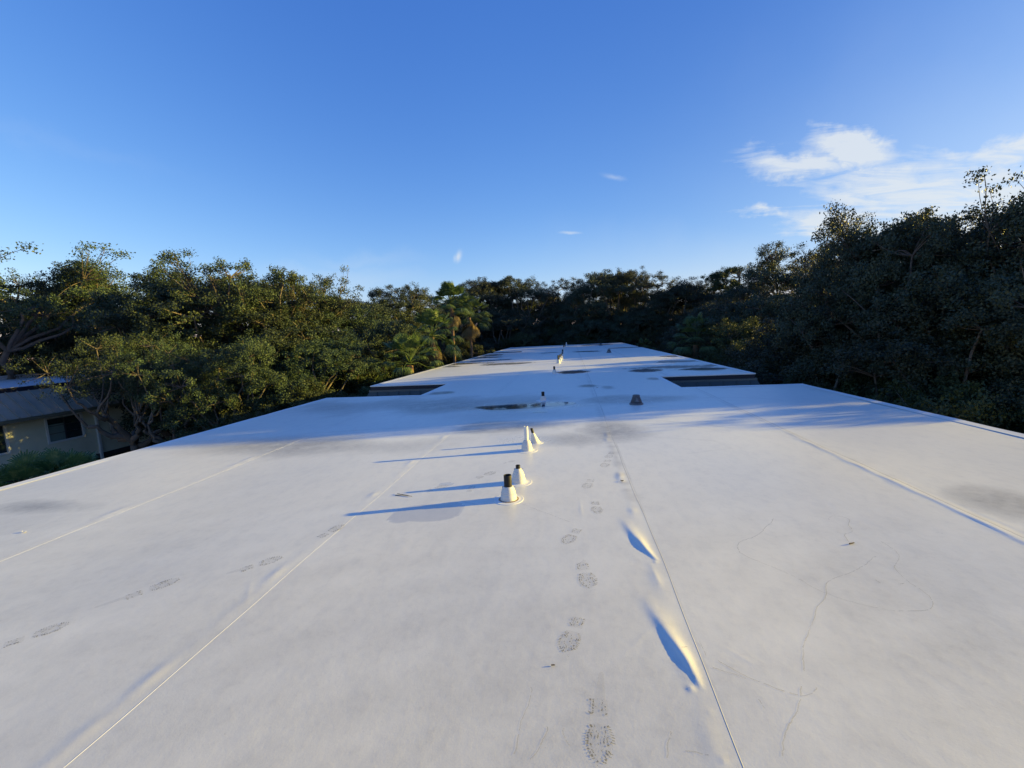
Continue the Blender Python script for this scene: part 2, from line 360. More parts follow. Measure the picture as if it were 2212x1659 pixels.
cx = ((XX[:-1,:-1]+XX[1:,1:])/2).ravel(); cyy = ((YY[:-1,:-1]+YY[1:,1:])/2).ravel(); keep = np.ones(len(Fq), bool)
for a, b_, c_, d_ in NOTCH: keep &= ~((cx > a) & (cx < b_) & (cyy > c_) & (cyy < d_))
ZZ = hf(XX.ravel(), YY.ravel())
V = np.stack([XX.ravel(), YY.ravel(), ZZ], 1)
def lownoise(x, y, s, seed):
    r = np.random.default_rng(seed); q = np.zeros(x.shape)
    for k in range(10):
        a = r.uniform(0, 6.28); f = s*r.uniform(.5, 2.6); q += np.sin((x*math.cos(a)+y*math.sin(a))*f+r.uniform(0, 6.28))/(1+.6*f/s)
    return q/3.5
X_, Y_ = XX.ravel(), YY.ravel()
# stains of ponded water and dirt, each where it lies on the membrane: x, y, radius x, radius y, amount, edge softness
def spot(px0, px1, py0, py1):
    xm, ym = (px0+px1)/2, (py0+py1)/2
    a = G(px0, ym); b2 = G(px1, ym); c2 = G(xm, py0); d2 = G(xm, py1)
    return ((a[0]+b2[0])/2, (c2[1]+d2[1])/2, abs(b2[0]-a[0])/2, abs(c2[1]-d2[1])/2)
DIRT = [(spot(330, 820, 938, 992), .42, .9), (spot(560, 1010, 945, 990), .34, .9), (spot(1010, 1260, 905, 935), .45, .6), (spot(1230, 1420, 905, 965), .5, .8), (spot(1130, 1340, 930, 972), .42, .8),
        (spot(-60, 215, 1070, 1125), .6, .9), (spot(2070, 2330, 1040, 1140), .45, .8), (spot(640, 820, 868, 896), .40, .9),
        (spot(640, 1380, 856, 896), .50, .8), (spot(1200, 1580, 852, 873), .45, .6), (spot(940, 1300, 880, 912), .18, .8),
        (spot(1190, 1295, 799, 807), .95, .5), (spot(1245, 1300, 829, 838), .9, .5), (spot(1295, 1330, 832, 841), .6, .7), (spot(930, 980, 845, 852), .75, .6), (spot(1395, 1430, 815, 822), .8, .6),
        (spot(1355, 1440, 797, 804), .75, .6), (spot(1330, 1620, 788, 796), .5, .8), (spot(1440, 1600, 794, 800), .7, .6), (spot(1380, 1540, 778, 784), .45, .7),
        (spot(800, 1020, 792, 798), .0, .5), (spot(915, 1055, 784, 789), .75, .4), (spot(1040, 1160, 783, 788), .55, .6), (spot(980, 1085, 771, 775), .6, .5), (spot(1010, 1110, 777, 780), .65, .4), (spot(960, 1000, 790, 793), .5, .5),
        (spot(1165, 1215, 761, 763), .5, .5), (spot(1230, 1300, 758, 761), .6, .5), (spot(1030, 1090, 765, 770), .5, .5), (spot(1250, 1345, 743, 746), .5, .5), (spot(1420, 1480, 768, 771), .6, .5),
        (spot(1370, 1410, 1070, 1095), .0, .5), (spot(1340, 1400, 1058, 1090), .22, .9)]
dirt_and_falloff = np.zeros(X_.shape); ln = lownoise(X_, Y_, 3.0, 3); ln2 = lownoise(X_, Y_, 1.1, 5); ln3 = lownoise(X_, Y_, 8.0, 9); ln4 = lownoise(X_, Y_*1.6, 17.0, 19)
for (ex, ey, rx, ry), am, sf in DIRT:
    if am == 0: continue
    q = np.sqrt(((X_-ex)/rx)**2+((Y_-ey)/max(ry, .05))**2)+.30*ln+.2*ln2+.22*ln3+.12*ln4
    dirt_and_falloff = np.maximum(dirt_and_falloff, am*(1-smooth(1-sf, 1.15, q))*(1+.35*ln3+.2*ln4))
for P, am in (([(-4.9,7.0),(-2.2,7.5),(.4,7.6),(1.6,7.2),(2.3,6.7)], .35), ([(-1.5,7.75),(.6,7.55),(1.5,7.5),(2.4,6.9)], .5), ([(1.0,6.4),(1.9,6.1),(2.0,5.7),(1.4,5.5)], .25),
              ([(-5.9,6.1),(-4.0,5.2),(-2.5,5.25)], .10), ([(1.0,9.6),(2.6,9.9),(3.8,9.7),(4.2,9.3)], .4), ([(1.2,9.2),(2.4,9.5),(3.4,9.4)], .3)):
    P = np.array(P, float); dd = np.full(X_.shape, 9.)
    for i in range(len(P)-1):
        v_ = P[i+1]-P[i]; L2 = v_@v_; s = np.clip(((X_-P[i][0])*v_[0]+(Y_-P[i][1])*v_[1])/L2, 0, 1)
        dd = np.minimum(dd, np.hypot(X_-P[i][0]-v_[0]*s, Y_-P[i][1]-v_[1]*s+.05*ln))
    dirt_and_falloff = np.maximum(dirt_and_falloff, am*.6*(.6+.5*ln3)*np.exp(-(dd/.026)**2))
for sx in SEAMS[2:3]:
    dirt_and_falloff = np.maximum(dirt_and_falloff, .30*np.exp(-((X_-sx+.06)/.07)**2)*(.5+.5*np.sin(Y_*21+3*np.sin(Y_*3)))*smooth(3.4, 4.4, Y_)*(1-smooth(8, 11, Y_)))
for sx in SEAMS:
    dirt_and_falloff = np.maximum(dirt_and_falloff, (.34 if sx > 0 else .2)*np.exp(-((X_-sx-.012)/.012)**2)*(.7+.4*ln3))
    dirt_and_falloff = np.maximum(dirt_and_falloff, (.20 if sx > 0 else .10)*np.exp(-((X_-sx+.06)/.035)**2)*(.7+.6*ln3+.4*ln))
dirt_and_falloff = np.maximum(dirt_and_falloff, .24*(1-smooth(1.5, 6.5, Y_+.5*ln2+.3*ln))*(.8+.35*ln+.3*ln3))     # painted light falloff: clean membrane darkened towards the camera
wetv = np.zeros(X_.shape)
for (ex, ey, rx, ry), am in ((spot(840, 1000, 1088, 1130), 1.0), (spot(838, 900, 1105, 1132), 1.0), (spot(930, 1000, 1084, 1118), .9), (spot(905, 985, 1030, 1046), .0),
                             (spot(960, 1300, 868, 890), .7), (spot(1040, 1240, 935, 975), .35), (spot(945, 985, 1042, 1050), .8)):
    q = np.sqrt(((X_-ex)/rx)**2+((Y_-ey)/ry)**2)+.18*ln+.12*ln2
    q = q+.05*ln3; wetv = np.maximum(wetv, am*(1-smooth(.93, 1.02, q)) if ey < 5 else am*(1-smooth(.5, 1.1, q)))
for (ex, ey, rx, ry), am, sf in DIRT:
    if ey > 14 and am > 0:
        q = np.sqrt(((X_-ex)/rx)**2+((Y_-ey)/max(ry, .05))**2)+.30*ln+.2*ln2+.22*ln3+.12*ln4
        wetv = np.maximum(wetv, min(1, am*1.35)*(1-smooth(.55, 1.05, q)))
algv = np.zeros(X_.shape)
for (ex, ey, rx, ry), am in ((spot(1018, 1135, 876, 886), 1.0), (spot(1120, 1180, 874, 883), .8), (spot(1170, 1235, 869, 879), .45), (spot(960, 985, 846, 851), .7), (spot(1480, 1570, 797, 802), .8)):
    q = np.sqrt(((X_-ex)/rx)**2+((Y_-ey)/ry)**2)+.25*ln+.2*ln3; algv = np.maximum(algv, am*(1-smooth(.6, 1.1, q)))
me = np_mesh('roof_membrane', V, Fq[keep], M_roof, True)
for nm, vals in (('dirt', dirt_and_falloff), ('wet', wetv), ('algae', algv)):  # dirt: stains plus the painted darkening of the near roof
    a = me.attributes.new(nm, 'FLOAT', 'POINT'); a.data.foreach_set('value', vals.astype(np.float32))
bld = thing('apartment_building', 'long building whose flat white membrane roof runs away under the camera', 'building', (0, 0, GZ))
def hang(o): o.location = (0, 0, -GZ); return o
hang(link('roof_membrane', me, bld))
def ribbon(xc, ya, yb, w, hgt, step=.05, wob=.0):
    mb = MB(); n = max(2, int((yb-ya)/step)); y = np.linspace(ya, yb, n); prof = [(-w, -.002), (-w*.55, hgt*.8), (0, hgt), (w*.6, hgt*.7), (w, -.002)]
    k = len(prof); xo = xc+wob*np.sin(y*.7)+wob*.6*np.sin(y*2.3+xc)+wob*.25*np.sin(y*7+xc); vs = []
    for i in range(n):
        for a, h in prof: vs.append((xo[i]+a, y[i], 0))
    vs = np.array(vs); zb = hf(vs[:,0], vs[:,1]); vs[:,2] = zb+np.tile([p[1] for p in prof], n)
    mb.add(vs.tolist(), [(i*k+j, i*k+j+1, (i+1)*k+j+1, (i+1)*k+j) for i in range(n-1) for j in range(k-1)], True); return mb
for sx in SEAMS:
    spans = [(Y0, 11.55), (14.45, 36.5), (39.3, Y1-.1)] if sx in (SEAMS[0],) else [(Y0, 11.55), (14.45, 36.5), (38.4, Y1-.1)] if sx == SEAMS[3] else [(Y0, Y1-.1)]
    mb = MB()
    for a, b2 in spans:
        r = ribbon(sx, a, b2, .0032 if sx < 0 else .0045, .0006 if sx < 0 else .0004, wob=.008); mb.add(r.v, r.f, True)
    hang(mb.build('lap_seam', M_lap if sx < 0 else M_lapg, bld))
# cross seams (end laps)
for yc in (11.45, 14.6, 26.3, 36.2, 44.0):
    mb = MB(); x = np.linspace(-4.2 if yc < 15 else XL+.2, 2.7 if yc < 15 else XR-.2, 160); z = hf(x, np.full(160, yc)); vs = []
    for i in range(160):
        for dy, h in ((-.01,-.003), (0,.0028), (.01,-.003)): vs.append((x[i], yc+dy, z[i]+h))
    mb.add(vs, [(i*3+j, (i+1)*3+j, (i+1)*3+j+1, i*3+j+1) for i in range(159) for j in range(2)], True)
    hang(mb.build('lap_seam', M_lap, bld))
# edge metal: runs follow the outline, each with a top flange, a small lip and a dark drop
OUT = [(XL, Y0), (XR, Y0), (XR, 11.6), (2.80, 11.6), (2.80, 14.4), (XR, 14.4), (XR, 36.6), (3.05, 36.6), (3.05, 38.3), (XR, 38.3), (XR, Y1), (XL, Y1),
       (XL, 39.2), (-4.33, 39.2), (-4.33, 37.0), (XL, 37.0), (XL, 14.4), (-4.25, 14.4), (-4.25, 11.6), (XL, 11.6)]
def inset(poly, d):
    n = len(poly); out = []
    for i in range(n):
        p, q, r = Vector(poly[i-1]), Vector(poly[i]), Vector(poly[(i+1) % n])
        e1 = (q-p).normalized(); e2 = (r-q).normalized(); n1_ = Vector((-e1.y, e1.x)); n2_ = Vector((-e2.y, e2.x))
        out.append(q+(n1_+n2_)*d)         # right angles only
    return out
for i in range(len(OUT)):
    mb = MB(); j = (i+1) % len(OUT)
    prof = [(.15, .0035), (.145, .0055), (.02, .008), (-.010, .009), (-.014, .004), (-.015, -.028)]
    rings = [inset(OUT, d) for d, z in prof]
    L = (Vector(OUT[j])-Vector(OUT[i])).length; n = max(2, int(L/.6)); vs = []
    for s in range(n+1):
        u = s/n; jit = .0022*math.sin(s*2.7+i*1.3)
        for (d, z), rg in zip(prof, rings):
            p = rg[i].lerp(rg[j], u); vs.append((p.x, p.y, z+jit*(1 if d < .1 else .3)))
    k = len(prof)
    mb.add(vs, [(s*k+a, s*k+a+1, (s+1)*k+a+1, (s+1)*k+a) for s in range(n) for a in range(k-1)], False)
    hang(mb.build('edge_trim', M_trim, bld))
def loft(poly, prof, name, mt, ribs=0, parent=None):
    "bands of the mansard all the way round, prof = (outward, z)"
    mb = MB(); rings = [inset(poly, -d) for d, z in prof]; n = len(poly)
    for i in range(n):
        j = (i+1) % n
        for a in range(len(prof)-1):
            p0, p1, q1, q0 = rings[a][i], rings[a][j], rings[a+1][j], rings[a+1][i]
            mb.add([(p0.x,p0.y,prof[a][1]), (p1.x,p1.y,prof[a][1]), (q1.x,q1.y,prof[a+1][1]), (q0.x,q0.y,prof[a+1][1])], [(0,3,2,1)])
        if ribs:
            L = (rings[0][j]-rings[0][i]).length; m_ = int(L/ribs)
            e = (rings[0][j]-rings[0][i]).normalized(); nn = Vector((e.y, -e.x))
            for s in range(1, m_+1):
                a0 = rings[0][i]+e*(s*ribs-.1)
                a1 = a0+nn*(prof[-1][0]-prof[0][0]); t0, t1 = a0+nn*.022, a1+nn*.022
                w = e*.014
                mb.add([(*(a0-w),prof[0][1]), (*(a0+w),prof[0][1]), (*(a1+w),prof[-1][1]), (*(a1-w),prof[-1][1]),
                        (*(t0-w),prof[0][1]+.012), (*(t0+w),prof[0][1]+.012), (*(t1+w),prof[-1][1]+.012), (*(t1-w),prof[-1][1]+.012)],
                       [(4,5,6,7),(0,4,7,3),(1,2,6,5),(3,7,6,2)])
    o = mb.build(name, mt, parent); return o
hang(loft(OUT, [(.002,-.02), (.004,-.15)], 'fascia', M_navy, 0, bld))
hang(loft(OUT, [(.03,-.15), (.05,-.152), (.055,-.215), (.045,-.22)], 'cap_flashing', simple('grey_green_flashing', (.085,.10,.10), .45, .5), 0, bld))
hang(loft(OUT, [(.05,-.215), (.78,-1.75)], 'mansard', M_mans, .40, bld))
hang(loft(OUT, [(.78,-1.75), (.80,-1.9), (.3,-1.9), (.3,GZ)], 'wall', M_siding, 0, bld))

# footprints, fine dirt lines and standing water lie on the membrane as parts of the roof
def drape(polys, lift): 
    mb = MB()
    for P in polys:
        P = np.array(P); z = hf(P[:,0], P[:,1])+lift; mb.add([(p[0], p[1], q) for p, q in zip(P, z)], [tuple(range(len(P)))])
    return mb
def blob(c, d, a, b2, n=8, seed=0, jag=.2):
    r = random.Random(seed); d = np.array(d)/np.hypot(*d); e = np.array((-d[1], d[0])); out = []
    for k in range(n):
        t = 2*math.pi*k/n; q = 1+r.uniform(-jag, jag); out.append(np.array(c)+d*(a*q*math.cos(t))+e*(b2*q*math.sin(t)))
    return out
def footprint(heel, toe, seed, full=True, smear=0, strength=1.0):
    "heel and toe ends of the print in photo coordinates on the roof plane"
    r = random.Random(seed); h = np.array(G(*heel)); t_ = np.array(G(*toe)); d = t_-h; L = np.hypot(*d); d /= L; e = np.array((-d[1], d[0])); ps = []; fl = []; hp = []
    P = lambda u, v: h+d*(u*L)+e*(v*L)
    wid = lambda u: .13 if u < .32 else (.17*math.sin(min(1, (u-.36)/.42)*math.pi*.5+.35)*(1-.9*max(0, (u-.8)/.2)**1.6) if u > .40 else 0)
    for i in range(25):
        u = .02+i*.04; w = wid(u)
        if w <= .01 or .29 < u < .43: continue
        for v in np.arange(-w, w+.001, .045):
            if r.random() < (.72 if abs(v) < w*.5 else .42): continue
            edge = abs(v) > w*.62
            (hp if u < .34 else ps).append(blob(P(u+r.uniform(-.01,.01), v+r.uniform(-.008,.008)), d+e*r.uniform(-.6,.6)*(2.2 if edge else .6), L*r.uniform(.008,.03), L*r.uniform(.004,.011)*(1.5 if edge else 1), 6, r.random(), .35))
        for sgn in (-1, 1):
            if r.random() < .75 and u > .4: ps.append(blob(P(u, sgn*(w+.012)), e+d*.25*sgn, L*.028, L*.0065, 6, r.random(), .3))
    for k in range(6): ps.append(blob(P(r.uniform(.98,1.12), r.uniform(-.1,.1)), d, L*.006, L*.005, 5, r.random(), .3))
    ht = [P(u, s*wid(min(u, .3))*1.0) for s, us in ((1, np.linspace(.0, .3, 6)), (-1, np.linspace(.3, .0, 6))) for u in us]
    so_ = [P(u, wid(u)) for u in np.linspace(.42, 1.0, 9)]+[P(u, -wid(u)) for u in np.linspace(1.0, .42, 9)]
    fl += [ht]; fs = [so_]
    if smear: fl.append([P(-smear, .02), P(-smear-.04, .06), P(-smear, .10), P(0, .10), P(.02, -.05), P(0, -.06)])
    o = hang(drape(ps, .0022).build('footprint', M_mud if strength >= 1 else M_mudf2, bld))
    drape(hp, .0022).build('heel_print', M_mud if strength >= 1 else M_mudf2, o)
    f_ = drape(fl, .0014).build('heel_film', M_mudf, o); drape(fs, .0014).build('sole_film', M_mudf, o)
    return o
M_rust = film('rust_stain', (.22,.10,.03), .55)
M_mudf2 = film('faint_mud_print', (.12,.12,.125), .36)
FP = [((1293,1512),(1298,1652),.5,1), ((1252,1338),(1219,1412),0,1), ((1258,1218),(1276,1274),.1,1), ((1250,1144),(1219,1176),0,1), ((1286,1084),(1291,1110),0,1), ((1278,1036),(1265,1056),0,.5),
      ((1314,994),(1304,1010),0,.5), ((1322,978),(1312,990),0,.5), ((8,1394),(150,1346),0,1), ((272,1291),(388,1250),.5,1), ((520,1232),(610,1204),.3,1), ((690,1162),(742,1134),0,1),
      ((920,1062),(968,1048),0,.5), ((1030,1033),(1070,1019),0,1), ((1088,1001),(1112,995),0,.5), ((1012,1064),(1022,1050),0,.5)]
for k, (h, t_, sm_, st) in enumerate(FP): footprint(h, t_, k+11, smear=sm_, strength=st)
Z7 = lambda x, y: ((2700+x/1.0635)*.54216, (1500+y/1.0635)*.54216)
TR = [[(410,598),(385,630),(355,655),(350,672),(285,692),(248,715),(247,735),(275,757),(390,803),(520,858),(632,923),(745,955),(870,985),(1000,992),(1095,985),(1112,965),(1090,935),(1000,882),(965,850),(910,820),(945,775),(935,745),(890,705),(830,685)],
      [(848,757),(790,795),(730,830),(630,865),(625,885),(635,920),(600,965),(578,1030),(545,1080),(540,1140),(525,1200),(545,1275)],
      [(740,705),(690,680),(720,655),(765,660),(710,630),(745,610),(700,590),(635,590),(650,615)],
      [(575,1300),(600,1355),(560,1365),(490,1345),(340,1300),(230,1245),(130,1190)], [(520,1300),(525,1370),(515,1440),(445,1510),(445,1600),(430,1659)],
      [(970,870),(945,885),(915,880),(930,862),(965,865)], [(75,1105),(110,1145),(125,1180),(118,1218)], [(60,1152),(20,1158),(-20,1152)], [(120,1240),(200,1248),(330,1300)], [(0,1585),(60,1580),(120,1598),(190,1640)],
      [(1070,655),(1150,668)], [(820,850),(880,885)], [(340,1350),(375,1395),(350,1440)]]
TR = [[Z7(*p) for p in q] for q in TR]
TR += [[(1186,1560),(1176,1600),(1130,1659)], [(1108,1600),(1118,1659)][:0] or [(1148,1480),(1142,1520),(1105,1650)], [(1450,1570),(1442,1620),(1436,1659)], [(1218,1560),(1212,1580),(1213,1610),(1250,1625)],
       [(492,1580),(480,1602)], [(770,1335),(762,1350)], [(1125,1088),(1180,1110),(1240,1132)], [(1000,1085),(1040,1093)]]
for q in TR:
    W_ = [np.array(G(*p)) for p in q]; pts = []
    for i in range(len(W_)-1):
        n = max(2, int(np.hypot(*(W_[i+1]-W_[i]))/.014))
        for s in range(n): pts.append(W_[i]+(W_[i+1]-W_[i])*s/n)
    pts = np.array(pts); r = np.random.default_rng(len(pts)); nn = len(pts)
    kern = np.ones(9)/9; jx = np.convolve(r.normal(0, .012, nn+8), kern, 'valid'); jy = np.convolve(r.normal(0, .012, nn+8), kern, 'valid')
    sm2 = np.stack([np.convolve(np.pad(pts[:,k], 6, 'edge'), np.ones(13)/13, 'valid') for k in (0,1)], 1)+np.stack([jx, jy], 1)
    ps = []; i = 0
    while i < nn-2:
        run = int(r.integers(2, 9)); j = min(nn-1, i+run); seg = sm2[i:j+1]; w = r.uniform(.0010, .0026)
        dd = seg[-1]-seg[0]; dd /= max(1e-6, np.hypot(*dd)); nrm2 = np.array((-dd[1], dd[0]))*w
        ps.append([*(seg+nrm2), *(seg-nrm2)[::-1]]); i = j+(1 if r.random() < .4 else 0)
    hang(drape(ps, .0018).build('dirt_line', M_trail, bld))
for k, (px0, px1, py0, py1) in enumerate(((1030,1178,874,884), (1150,1240,868,879), (1150,1182,888,892))):
    ex, ey, rx, ry = spot(px0, px1, py0, py1); r = random.Random(k)
    P = [(ex+rx*math.cos(a)*(1+.12*math.sin(3*a+k)+r.uniform(-.05,.05)), ey+ry*math.sin(a)*(1+.12*math.sin(2*a+k)+r.uniform(-.05,.05))) for a in np.linspace(0, 2*math.pi, 40, endpoint=False)]
    zc = float(np.max(hf(np.array([p[0] for p in P]), np.array([p[1] for p in P]))))+.002
    mb = MB(); mb.add([(p[0], p[1], zc) for p in P], [tuple(range(40))]); hang(mb.build('puddle', M_water, bld))

# ------------------------------------------------------------------ pipe vents
def stepped(r0, r1, h, flat=.4, steps=4):
    p = [(r0*1.03, 0), (r0*1.02, .008), (r0, .012), (r0*.985, h*flat*.6), (r0*.93, h*flat)]
    rk = [r0*.93+(r1*1.12-r0*.93)*((k/steps)**1.5) for k in range(steps+1)]; dz = h*(1-flat)/steps
    for k in range(steps):
        z = h*flat+dz*k; ra = rk[k]*.975 if k else rk[k]*.965
        p += [(ra, z+.0015), (ra*.985, z+dz*.45), (rk[k+1]+.0035, z+dz*.93), (rk[k+1]+.001, z+dz)]
    p += [(r1, h+.002)]; return p
def vent(x, y, r0, r1, h, pr, ph, label, pm=M_black, cone=False, fl=.145, lean=(0,0), clamp=False, detail=True, rust=False):
    z0 = float(hf(np.array([x]), np.array([y]))[0])
    t_ = thing('pipe_vent', label, 'vent pipe', (x, y, z0), 0, 'pipe vents standing along the roof')
    n = 36 if detail else 16
    mb = MB(); mb.lathe([(fl, -.008), (fl, .0018), (fl*.985, .0026), (fl*.96, .0020), (r0*1.3, .0024), (r0*1.02, .006)], n); mb.build('flange', M_lap, t_)
    if rust:
        mb = MB(); mb.lathe([(r0*1.28, .0032), (r0*1.04, .0072)], n); mb.build('rust_stain', M_rust, t_)
    mb = MB()
    if cone: mb.lathe([(r0, 0), (r0*.98, .012), (r1*1.02, h-.004), (r1*.98, h)], n, lean=lean)
    else: mb.lathe(stepped(r0, r1, h, .42 if r1 > .03 else .34), n, lean=lean)
    mb.build('boot', M_boot, t_)
    mb = MB(); L = lean; zz_ = lambda z: z
    mb.lathe([(pr, h-.02), (pr, h+ph-.003), (pr*.97, h+ph), (pr*.86, h+ph), (pr*.84, h+ph-.005), (pr*.84, h+ph-.09 if ph > .1 else h)], n, lean=L, cap=True)
    mb.build('pipe', pm, t_)
    if clamp:
        mb = MB(); mb.lathe([(r1+.001, h-.016), (r1+.006, h-.015), (r1+.006, h-.004), (r1+.001, h-.003)], n); mb.box(-r1-.016, -r1-.004, -.008, .006, h-.017, h-.002); mb.box(r1+.004, r1+.03, -.001, .001, h-.006, h-.003)
        mb.build('clamp', M_stud, t_)
    return t_
vent(-.65, 3.98, .078, .041, .132, .038, .112, 'nearest pipe vent, wide black pipe in a stepped white boot, rust stain at its foot', clamp=True, rust=True)
vent(-.61, 4.46, .076, .027, .155, .024, .036, 'pipe vent with a short black stub and metal clamp, right behind the nearest one', clamp=True)
vent(-.65, 5.75, .076, .033, .142, .029, .195, 'pipe vent with a tall white pipe above its stepped boot', pm=M_wpipe)
vent(-.56, 6.15, .068, .022, .150, .021, .065, 'smooth white cone vent leaning slightly, hidden in part by the tall white pipe', cone=True, fl=.11, lean=(-.25, 0))
vent(-.70, 10.10, .070, .040, .110, .036, .10, 'black topped pipe vent standing alone beside the shaded puddle', fl=.17)
vent(-.68, 16.68, .085, .040, .15, .038, .13, 'black topped pipe vent standing alone just beyond the two notches', detail=False)
vent(-.67, 22.01, .10, .048, .19, .045, .22, 'front vent of the sunlit cluster of four, with the tallest black pipe', detail=False)
vent(-.63, 23.6, .10, .042, .20, .036, .16, 'second vent from the front in the sunlit cluster of four', detail=False)
vent(-.60, 25.3, .10, .038, .20, .034, .12, 'third vent from the front in the sunlit cluster of four', detail=False)
vent(-.57, 27.1, .10, .034, .20, .040, .12, 'rearmost vent in the sunlit cluster of four', detail=False)
vent(-.63, 31.56, .10, .055, .14, .055, .16, 'black topped pipe vent in the shade just beyond the sunlit cluster', detail=False)
vent(-.65, 38.38, .13, .05, .22, .045, .22, 'nearer of the last black topped vents close to the far end of the roof', detail=False)
vent(-.58, 41.6, .12, .05, .2, .05, .22, 'farther of the last black topped vents close to the far end of the roof', detail=False)
vent(-.52, 47.9, .12, .05, .22, .048, .18, 'all white vent, the farthest one, at the far edge of the roof', pm=M_wpipe, detail=False)
def drain(x, y, s, label, n=28):
    z0 = float(hf(np.array([x]), np.array([y]))[0])
    t_ = thing('roof_drain', label, 'roof drain', (x, y, z0), 0, 'roof drains with dome strainers'); 
    mb = MB(); mb.lathe([(.142*s, 0), (.145*s, .012*s), (.132*s, .03*s), (.118*s, .034*s)], 32); mb.build('base_ring', M_drain, t_)
    mb = MB()
    for k in range(n):
        a = 2*math.pi*k/n; c, s_ = math.cos(a), math.sin(a); w = .0052*s
        for (r0, z0_, r1, z1) in ((.122*s, .03*s, .068*s, .185*s),):
            q = [(r0, z0_), (r1, z1)]; vs = []
            for r, z in q:
                for dr in (0, -.014*s):
                    for sg in (-1, 1): vs.append(((r+dr)*c-sg*w*s_, (r+dr)*s_+sg*w*c, z))
            mb.add(vs, [(0,1,5,4),(1,3,7,5),(3,2,6,7),(2,0,4,6)])
    mb.lathe([(.074*s, .178*s), (.075*s, .192*s), (.066*s, .200*s), (.054*s, .198*s), (.05*s, .185*s), (.0, .182*s)], 32)
    mb.build('strainer', M_drain, t_)
    if y < 20:
        mb = MB(); mb.lathe([(.10*s, .004), (.10*s, .028*s)], 24, cap=True); mb.build('sump', M_black, t_)
        mb = MB(); a = .36
        for x0, x1, y0, y1 in ((-a,a,-a*.9,-a*.9+.012), (-a,a,a-.012,a), (-a,-a+.012,-a*.9+.012,a-.012), (a-.012,a,-a*.9+.012,a-.012)): mb.box(x0,x1,y0,y1,.001,.005)
        mb.build('target_patch', M_lap, t_)
    return t_
drain(1.32, 9.24, 1.0, 'grey dome strainer of the nearest roof drain, in the shaded band')
drain(2.55, 30.23, 1.2, 'second roof drain strainer, beyond the right hand notch')
drain(2.95, 44.5, 1.25, 'farthest roof drain strainer, near the far edge of the roof')

# small litter on the roof
def twig(pts, r, label, name='twig', forks=()):
    z = hf(np.array([p[0] for p in pts]), np.array([p[1] for p in pts])); mb = MB()
    c = np.mean(np.array(pts), 0); P = [(p[0]-c[0], p[1]-c[1], q+r+.002) for p, q in zip(pts, z)]; mb.tube(P, [r*(1-.6*i/len(P)) for i in range(len(P))], 6)
    for f in forks:
        zf = hf(np.array([p[0] for p in f]), np.array([p[1] for p in f])); mb.tube([(p[0]-c[0], p[1]-c[1], q+r+.004) for p, q in zip(f, zf)], [r*.7, r*.5, r*.3][:len(f)], 5)
    o = mb.build(name, M_twig, None, label=label, category='twig'); o.location = (c[0], c[1], 0); return o
Z8 = lambda x, y: G((1400+x/1.4747)*.54216, (1500+y/1.4747)*.54216)
twig([Z8(258,701), Z8(300,700), Z8(330,704), Z8(356,708)], .004, 'forked dry twig lying left of the nearest vents', forks=[[Z8(270,692), Z8(300,698), Z8(335,703)]])
twig([G(1191,1441), G(1197,1440.5), G(1199,1441)], .003, 'tiny dark twig on the open roof left of the boot prints')
twig([Z7(730,709) and G(*Z7(728,709)), G(*Z7(748,705))], .005, 'small dark twig among the fine dirt lines on the right')
def chip(px, py, s, label, mt):
    x, y = G(px, py); r = random.Random(int(px)); z = float(hf(np.array([x]), np.array([y]))[0]); mb = MB()
    P = [(s*math.cos(a)*r.uniform(.6,1.2), .5*s*math.sin(a)*r.uniform(.6,1.2)) for a in np.linspace(0, 6.28, 8)[:-1]]
    mb.add([(a, b2, .002+.4*abs(a)) for a, b2 in P]+[(a*.9, b2*.9, .0045+.4*abs(a)) for a, b2 in P], [tuple(range(7))[::-1], tuple(range(7, 14))]+[(i, (i+1) % 7, (i+1) % 7+7, i+7) for i in range(7)])
    o = mb.build('leaf_litter', mt, None, label=label, category='dead leaf'); o.location = (x, y, z); return o
chip(53, 1151, .025, 'pale curled leaf near the left edge of the roof', M_wpipe)
chip(1225, 871, .03, 'dark leaf on the shaded roof to the right of the lone vent', M_twig)
chip(1344, 1040, .02, 'small dark leaf beside the right hand seam', M_twig)
chip(1290, 838, .035, 'dead leaf on the dirt spot between the two notches', M_twig)

# ------------------------------------------------------------------ neighbouring building to the left
NX, NZ = -24.0, .33                                    # wall plane, roof level
nb = thing('apartment_building', 'two storey building with pale cream green lap siding, on the left behind the oaks', 'building', (NX, 20, GZ))
NO = Vector((NX, 20, GZ))
def nbx(o): o.location = -NO; return o
NY0, NY1, NXB = -4, 33, -35.2
mb = MB()                                              # clapboards
def clap(mb, x, y0, y1, z0, z1, st=.145):
    z = z0
    while z < z1-.01:
        zt = min(z+st, z1); mb.prism([(x-.02, 0, z), (x+.016, 0, z), (x-.006, 0, zt), (x-.02, 0, zt)], (0, y0, 0), (0, y1, 0)); z = zt
WIN = [(13.05, 14.95, -2.45, -1.12), (16.3, 17.85, -2.42, -1.18), (20.6, 22.2, -2.42, -1.18), (25.0, 26.6, -2.42, -1.18), (8.0, 9.6, -2.42, -1.18), (3.0, 4.6, -2.42, -1.18)]
edges = sorted([(a, b2, c_, d_) for a, b2, c_, d_ in WIN]); y = NY0
for a, b2, c_, d_ in edges:
    clap(mb, NX, y, a, -3.42, -.95); clap(mb, NX, a, b2, -3.42, c_); clap(mb, NX, a, b2, d_, -.95); y = b2
clap(mb, NX, y, NY1, -3.42, -.95); clap(mb, NX-.6, NY0, NY1, GZ, -3.65)
nbx(mb.build('siding', M_siding, nb))
mb = MB(); mb.box(NX-.9, NX-.03, NY0, NY1, -3.65, -3.43); nbx(mb.build('floor_band', M_recess, nb))
